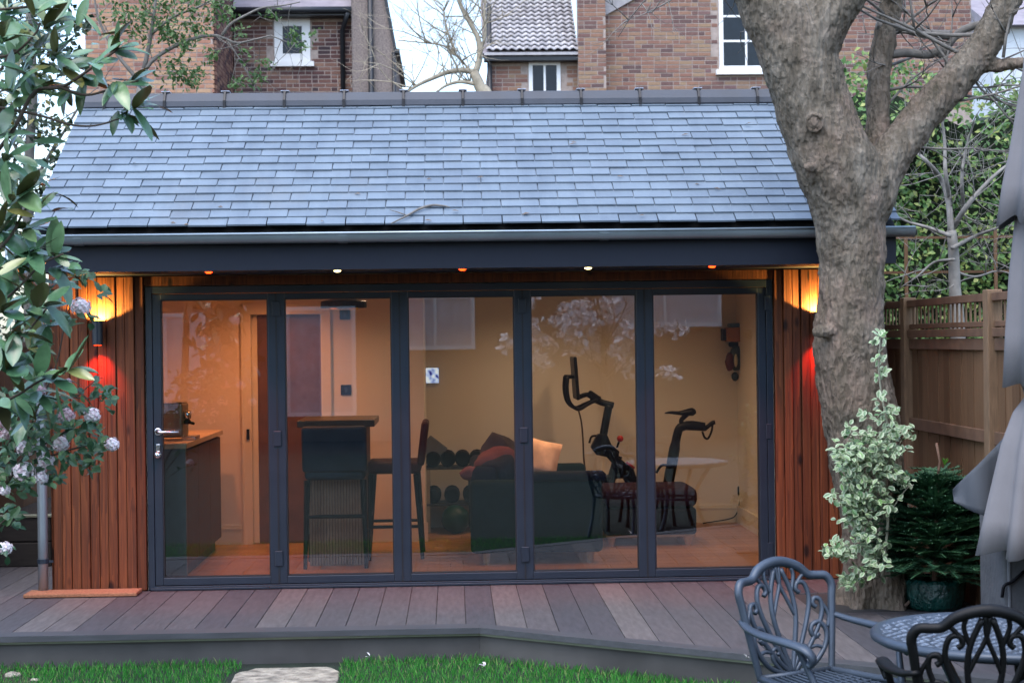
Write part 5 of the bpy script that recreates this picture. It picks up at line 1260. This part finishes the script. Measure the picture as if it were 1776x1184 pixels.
def fir_branch(p, d, L):
    seg = 6; pts = [p + d*(L*i/seg) + Vector((0,0,-.10*L*(i/seg)**2)) for i in range(seg+1)]
    nd.tube(pts, [.004]*(seg+1), 4)
    for i in range(int(L*330)):
        t = rn.random(); q = pts[0].lerp(pts[-1], t) + Vector((0,0,-.10*L*(t*t-t)))
        s_ = d.cross(Vector((0,0,1))); s_ = s_.normalized() if s_.length > .01 else Vector((1,0,0))
        dd = (s_*rn.choice((-1,1)) + d*.6 + Vector((0,0,rn.uniform(-.15,.4)))).normalized(); ln = rn.uniform(.024,.040)
        w_ = d*.0045; nd.add([q-w_, q+w_, q+dd*ln+w_*.4, q+dd*ln-w_*.4], [(0,1,2,3)])
for i in range(260):
    t = rn.random()**.9; p = base.lerp(apex, .02+.96*t); a = rn.uniform(0, 6.283); L = .58*(1-t)**.45*rn.uniform(.65,1.1)+.05
    if t < .1: L *= .8
    d = Vector((math.cos(a), math.sin(a)*.75, .10+.35*t+rn.uniform(-.15,.2))).normalized(); fir_branch(p, d, L)
    if L > .15:
        for s_ in (-1, 1):
            d2 = (d + Vector((-d.y, d.x, 0))*s_*.8).normalized()
            fir_branch(p + d*L*.45, d2, L*.45)
for a, px, py in ((0, 1580, 806), (0, 1664, 806), (0, 1648, 800)):
    q = fp(1632, 818); e = fp(px, py); fir_branch(q, (e-q).normalized(), (e-q).length)
stuff(nd.build('needles', leafmat('fir_needle', [(0,(.022,.085,.048)),(.6,(.052,.165,.082)),(1,(.11,.25,.11))], rough=.5, trans=.1), FR))
b = MB()
for i in range(12): leaf_into(b, fp(1638, 806) , Vector((rn.uniform(-.3,.8), rn.uniform(-.3,.3), 1)), rdir(), .05, .012, .2, .1, 2)
b.build('new_shoot', leafmat('bright_shoot', [(0,(.10,.30,.03)),(1,(.16,.40,.05))]), FR)
MB().tube([fp(1570,1050), fp(1590,1030), fp(1608,1008)], .010, 6).build('bare_stem', plain('brown_stem', (.14,.09,.065), .8), FR)

# ================================================================== PARASOL, COVERED BARBECUE
YP = -3.30; pcx = X(1822, YP, 800)
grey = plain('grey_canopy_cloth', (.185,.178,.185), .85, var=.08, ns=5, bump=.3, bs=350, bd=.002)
greyd = plain('shaded_canopy_cloth', (.060,.068,.080), .85, var=.1, ns=5, bump=.3, bs=350, bd=.002)  # darker copy of the canopy cloth, the flap's shade put into its colour
PS = thing('folded_parasol', 'large grey folded parasol with tied canopy at the right edge', 'parasol', (pcx, YP, .004))
def zz_(py): return Z(py, YP, 1776)
k0 = 2880/(YP+12)
def pleat(name, rows, mat, n=8, depth=.28, ph=0.0, sag=.05):
    """rows: (pixel y, pixel radius)"""
    b = MB(); N = 64; vs = []; fs = []
    for i, (py, r_) in enumerate(rows):
        for j in range(N):
            a = 2*math.pi*j/N; rr_ = r_/k0*(1 - depth*(i/(len(rows)-1))**.7*(.5-.5*math.cos(n*a+ph)))
            vs.append(Vector((min(pcx+rr_*math.cos(a), FX-.075), YP+rr_*math.sin(a), zz_(py) - (sag*math.cos(n*a+ph) if i == len(rows)-1 else 0))))
    for i in range(len(rows)-1):
        for j in range(N): kk = (j+1) % N; fs.append((i*N+j, i*N+kk, (i+1)*N+kk, (i+1)*N+j))
    b.add(vs, fs); o = b.build(name, mat, PS, smooth=True)
    sd_ = o.modifiers.new('cloth', 'SOLIDIFY'); sd_.thickness = .005
    return o
MB().tube([(pcx, YP, .03), (pcx, YP, zz_(-300))], .024, 14).build('pole', plain('grey_pole', (.2,.2,.21), .35, metal=.6), PS, smooth=True)
MB().lathe([(.21, .005), (.21, .05), (.06, .07), (.04, .25)], (pcx, YP, 0), 28).build('base', M['anth'], PS)
pleat('vent_canopy', [(-260,6),(-100,20),(120,40),(260,66),(320,80),(384,92)], grey, 8, .22, 0, .03)
pleat('canopy', [(-200,5),(200,36),(384,58),(480,70),(580,78),(668,84)], grey, 8, .20, 0, .012)
pleat('tied_canopy', [(660,50),(688,44),(715,66),(770,88),(840,106),(900,121),(955,136)], grey, 9, .30, math.pi, .02)
fl_ = MB(); rows = []
for v in range(9):
    t_ = v/8; row = []
    for u in range(9):
        q = u/8; a_ = Vector((1752,748)).lerp(Vector((1654,848)), q); b_ = Vector((1752,905)).lerp(Vector((1654,870)), q)
        c_ = a_.lerp(b_, t_); row.append(at(c_.x, c_.y + 5*math.sin(q*math.pi)*t_, YP+.22+.05*math.sin(q*7+t_*1.5)+.10*q*(1-t_)))
    rows += row
fl_.add(rows, [(v*9+u, v*9+u+1, v*9+u+10, v*9+u+9) for v in range(8) for u in range(8)])
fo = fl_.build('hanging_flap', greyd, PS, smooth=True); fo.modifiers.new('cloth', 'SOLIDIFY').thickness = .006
MB().tube([(pcx+.105*math.cos(a), YP+.105*math.sin(a), zz_(690)+.01*math.sin(a)) for a in [R(t*15) for t in range(24)]], .010, 6, closed=True).build('tie_strap', M['black'], PS)
for q in range(6):
    a = q*1.047+.5; MB().tube([(pcx+.03*math.cos(a), YP+.03*math.sin(a), zz_(-150)), (pcx+.14*math.cos(a), YP+.14*math.sin(a), zz_(640))], .008, 6).build('rib', M['black'], PS)
BQ = thing('covered_barbecue', 'dark grey cloth covered barbecue standing behind the folded parasol', 'barbecue', (3.08, -2.82, .004))
q0, q1 = X(1698, -2.62, 1000), FX-.075; bqm = plain('barbecue_cover', (.085,.088,.095), .7, var=.15, ns=4, bump=.5, bs=14, bd=.02)
MB().rbox(((q0+q1)/2, -2.83, .44), (q1-q0, .42, .87), .03, seg=4).build('cover', bqm, BQ, smooth=True)
for xx in (q0+.03, q0+.17): MB().bb(xx-.006, xx+.006, -3.048, -3.039, .02, .84).build('seam', plain('cover_piping', (.22,.23,.25), .7), BQ)
MB().tube(smooth_path([at(1738,1035,-3.05), at(1742,1015,-3.06), at(1756,1008,-3.06), at(1776,990,-3.05)], 4), .010, 6).build('cord', M['black'], BQ, smooth=True)

# ================================================================== CAST GARDEN FURNITURE
blu = plain('slate_blue_cast_metal', (.052,.070,.096), .38, metal=.25, var=.12, ns=7, bump=.2, bs=120, bd=.002)
blu_shade = plain('shaded_cast_metal', (.0035,.0037,.0042), .5, var=.15, spec=.25, bump=.2, bs=120, bd=.002)  # same cast metal darkened, the near chair's shade put into the colour
def chair(label, loc, rz, mat):
    LOCAL[0] = True
    t = thing('garden_chair', label, 'chair', loc, rz, 'scrolled cast metal garden chairs')
    SHT = .41; W2 = .255; Hb = .50
    def bk(u, v):  # back plane: u across, v up; leans back and curves
        return Vector((u, -.23 - .13*v/Hb*.9 - .05*(1-(u/W2)**2)*.8, SHT + .0 + v))
    def fr_(pts, r_, n=8, sm=5, flat=1.0): 
        P_ = smooth_path([bk(*q) for q in pts], sm)
        rr_ = lerp_list(r_, sm) if isinstance(r_, list) else r_
        return P_, rr_
    b = MB()
    P_, r_ = fr_([(-.205,-.02),(-.235,.15),(-.262,.32),(-.272,.385),(-.25,.425),(-.205,.43),(-.165,.435),(-.12,.472),(-.06,.495),(0,.503),(.06,.495),(.12,.472),(.165,.435),(.205,.43),(.25,.425),(.272,.385),(.262,.32),(.235,.15),(.205,-.02)], [.016,.017,.019,.020,.021,.020,.021,.023,.024,.025,.024,.023,.021,.020,.021,.020,.019,.017,.016])
    b.tube(P_, r_, 10, up=(0,1,0)); b.build('back_frame', mat, t, smooth=True)
    for s_ in (-1, 1):
        pats = [([(0,.0),(s_*.035,.12),(s_*.065,.25),(s_*.060,.36),(s_*.02,.47)], .0125), ([(0,.0),(s_*.06,.10),(s_*.125,.24),(s_*.15,.33),(s_*.135,.395),(s_*.10,.40),(s_*.088,.372),(s_*.105,.355)], .012),
                ([(s_*.01,.0),(s_*.09,.08),(s_*.165,.18),(s_*.205,.26),(s_*.205,.315),(s_*.175,.325),(s_*.165,.30),(s_*.18,.285)], .012), ([(s_*.02,-.005),(s_*.12,.03),(s_*.19,.10),(s_*.212,.17),(s_*.185,.215),(s_*.145,.205),(s_*.135,.17),(s_*.155,.15),(s_*.172,.165)], .0125),
                ([(s_*.06,.01),(s_*.10,.06),(s_*.105,.10),(s_*.08,.118),(s_*.062,.10),(s_*.075,.088)], .010), ([(s_*.065,.25),(s_*.03,.33),(0,.40),(-s_*.01,.48)], .010), ([(s_*.20,.32),(s_*.235,.25),(s_*.222,.19)], .010), ([(s_*.10,.40),(s_*.135,.435),(s_*.16,.43)], .010), ([(s_*.06,.36),(s_*.085,.43),(s_*.08,.47)], .010), ([(s_*.105,.10),(s_*.15,.11),(s_*.185,.10)], .009)]
        for pts, r0 in pats:
            b = MB(); P_ = smooth_path([bk(*q) for q in pts], 5); b.tube(P_, r0, 7, up=(0,1,0)); b.build('scroll', mat, t, smooth=True)
        # arm
        b = MB(); P_ = smooth_path([(s_*.255,-.32,SHT+.255),(s_*.285,-.22,SHT+.235),(s_*.305,-.08,SHT+.225),(s_*.305,.08,SHT+.22),(s_*.29,.18,SHT+.205),(s_*.275,.215,SHT+.17),(s_*.27,.20,SHT+.14),(s_*.272,.175,SHT+.145)], 5)
        b.tube(P_, lerp_list([.019,.024,.029,.031,.030,.024,.018,.013],5), 9, flat=.6, up=(0,0,1)); b.build('arm', mat, t, smooth=True)
        b = MB(); b.tube(smooth_path([(s_*.29,.13,SHT+.21),(s_*.262,.16,SHT+.12),(s_*.24,.20,SHT+.02),(s_*.245,.21,SHT-.08),(s_*.235,.205,.20),(s_*.25,.235,.0)], 5), lerp_list([.016,.015,.018,.021,.016,.022],5), 9); b.build('leg', mat, t, smooth=True)
        b = MB(); b.tube(smooth_path([bk(s_*.205,-.01), (s_*.215,-.24,SHT-.12), (s_*.22,-.27,.18), (s_*.235,-.34,.0)], 5), lerp_list([.018,.018,.016,.02],5), 9); b.build('leg', mat, t, smooth=True)
    b = MB(); loop = [(-.205,-.245,SHT),(-.235,-.05,SHT),(-.25,.15,SHT+.005),(-.20,.235,SHT),(0,.25,SHT-.012),(.20,.235,SHT),(.25,.15,SHT+.005),(.235,-.05,SHT),(.205,-.245,SHT)]
    b.tube(smooth_path(loop, 5), .018, 9); b.tube([(-.205,-.245,SHT),(.205,-.245,SHT)], .015, 8); b.build('seat_frame', mat, t, smooth=True)
    b = MB()
    for i in range(13): u = -.22+.44*i/12; b.tube([(u*.9,-.24,SHT-.004),(u,0,SHT-.016),(u*.95,.235-.02*abs(i-6)/6,SHT-.008)], .007, 6)
    for i in range(9): v = -.2+.42*i/8; b.tube([(-.225,v,SHT-.01),(0,v,SHT-.02),(.225,v,SHT-.01)], .006, 6)
    b.build('seat_lattice', mat, t)
    LOCAL[0] = False
    return t
CY1 = -4.35; c1 = at(1372, 1000, CY1); chair('blue-grey scrolled cast metal chair, its arm reaching towards the round table', (c1.x+.125, c1.y-.24, LZ-.012), R(-153), blu)
CY2 = -5.74; c2 = at(1722, 1060, CY2); chair('scrolled cast metal chair coloured dark for shade, seen from behind at the bottom right corner', (c2.x-.02, c2.y+.30, LZ+.005), R(-4), blu_shade)
# round table
tcen = gz(1732, 1098, .49); TBR = .53
TB = thing('garden_table', 'round blue-grey cast metal table with woven lattice top', 'table', (tcen.x, tcen.y, LZ))
tz = .49
b = MB(); b.lathe([(TBR-.045, tz-.02), (TBR-.02, tz-.034), (TBR, tz-.022), (TBR+.004, tz-.006), (TBR-.008, tz+.008), (TBR-.03, tz+.010), (TBR-.045, tz+.002)], (tcen.x, tcen.y, 0), 64); b.build('rim', blu, TB, smooth=True)
b = MB(); wv = .032
for fam in (0, 1):
    i = -TBR
    while i < TBR:
        h = math.sqrt(max(0, (TBR-.04)**2-i*i)); seg = max(2, int(2*h/wv/2))
        if h > .04:
            pts = []
            for s_ in range(seg*2+1):
                u = -h + 2*h*s_/(seg*2); zz2 = tz-.004+.0055*math.sin((u/wv+ (0.5 if fam else 0))*math.pi)*(1 if int(round(i/wv)) % 2 else -1)
                pts.append((tcen.x+(u if fam == 0 else i), tcen.y+(i if fam == 0 else u), zz2))
            b.tube(pts, .0125, 4, flat=.5, up=(0,0,1))
        i += wv
b.build('woven_top', plain('sky_lightened_weave', (.16,.19,.23), .33, metal=.3, var=.2, ns=16), TB)  # lighter than the rim metal, sky reflection painted into the colour
for q in range(4):
    a = q*1.5708+.6; MB().tube(smooth_path([(tcen.x+.38*math.cos(a), tcen.y+.38*math.sin(a), tz-.03), (tcen.x+.22*math.cos(a), tcen.y+.22*math.sin(a), .2), (tcen.x+.27*math.cos(a), tcen.y+.27*math.sin(a), -.05), (tcen.x+.37*math.cos(a), tcen.y+.37*math.sin(a), LZ)], 5), .022, 8).build('leg', blu, TB, smooth=True)
b = MB(); b.tube([(tcen.x+.24*math.cos(a), tcen.y+.24*math.sin(a), .12) for a in [R(t*15) for t in range(24)]], .014, 8, closed=True); b.build('stretcher_ring', blu, TB, smooth=True)

# ================================================================== BEHIND THE CAMERA (what the panes mirror)
HB = -21.5
H4 = thing('main_house', 'brown house with white framed windows, mirrored in the glass panels', 'house', (0, HB-3, LZ))
rend = plain('house_brown_brick', (.085,.060,.048), .9, var=.1)
MB().bb(-8, 8, HB-6, HB, -.22, 6.6).build('wall', rend, H4)
MB().prism([(-8.3, HB+.4, 6.6), (-8.3, HB-3, 8.6), (-8.3, HB-6.4, 6.6)], (16.6,0,0)).build('roof', M['oldslate'], H4)
sheen = plain('sky_lit_pane', (.48,.50,.54), .2, spec=.9)  # sky reflection put into the pale pane colour
for (x0, x1, z0, z1) in ((-3.4,-2.0,.3,2.5),(-1.2,.4,1.6,2.7),(3.1,5.4,2.0,3.0),(-6.6,-5,.4,2.4)):
    w_ = MB(); Y0 = HB+.002
    w_.bb(x0, x1, Y0, Y0+.05, z0, z0+.08); w_.bb(x0, x1, Y0, Y0+.05, z1-.08, z1); w_.bb(x0, x0+.08, Y0, Y0+.05, z0+.08, z1-.08); w_.bb(x1-.08, x1, Y0, Y0+.05, z0+.08, z1-.08); w_.bb((x0+x1)/2-.03, (x0+x1)/2+.03, Y0, Y0+.045, z0+.08, z1-.08)
    wo = w_.build('window', M['white'], H4); MB().bb(x0+.08, x1-.08, Y0+.001, Y0+.02, z0+.08, z1-.08).build('pane', sheen, wo)
BL = thing('blossom_tree', 'white blossoming tree on the lawn, mirrored in the fourth glass panel', 'tree', (2.45, -15, LZ))
rn = random.Random(90); b = MB(); b.tube([(2.45,-15,LZ),(2.5,-15,.6),(2.4,-15.1,1.2),(2.45,-15,2.0)], [.12,.10,.08,.05], 10)
for _ in range(16): twigs(b, (2.45,-15,rn.uniform(1.0,2.0)), (rn.uniform(-1,1), rn.uniform(-1,1), rn.uniform(.1,.8)), rn.uniform(.7,1.3), .02, 1, rn, .5, .1, 3, 4)
b.build('trunk', M['bark'], BL, smooth=True)
lf = MB()
for _ in range(52):
    c = Vector((2.15+rn.gauss(0,.5), -15+rn.gauss(0,.4), 1.95+rn.gauss(0,.36)))
    for _ in range(26): leaf_into(lf, c+Vector((rn.gauss(0,.08), rn.gauss(0,.08), rn.gauss(0,.06))), rdir(), rdir(), .13, .11, .3, .1, 2)
lf.build('crown', M['petal'], BL)
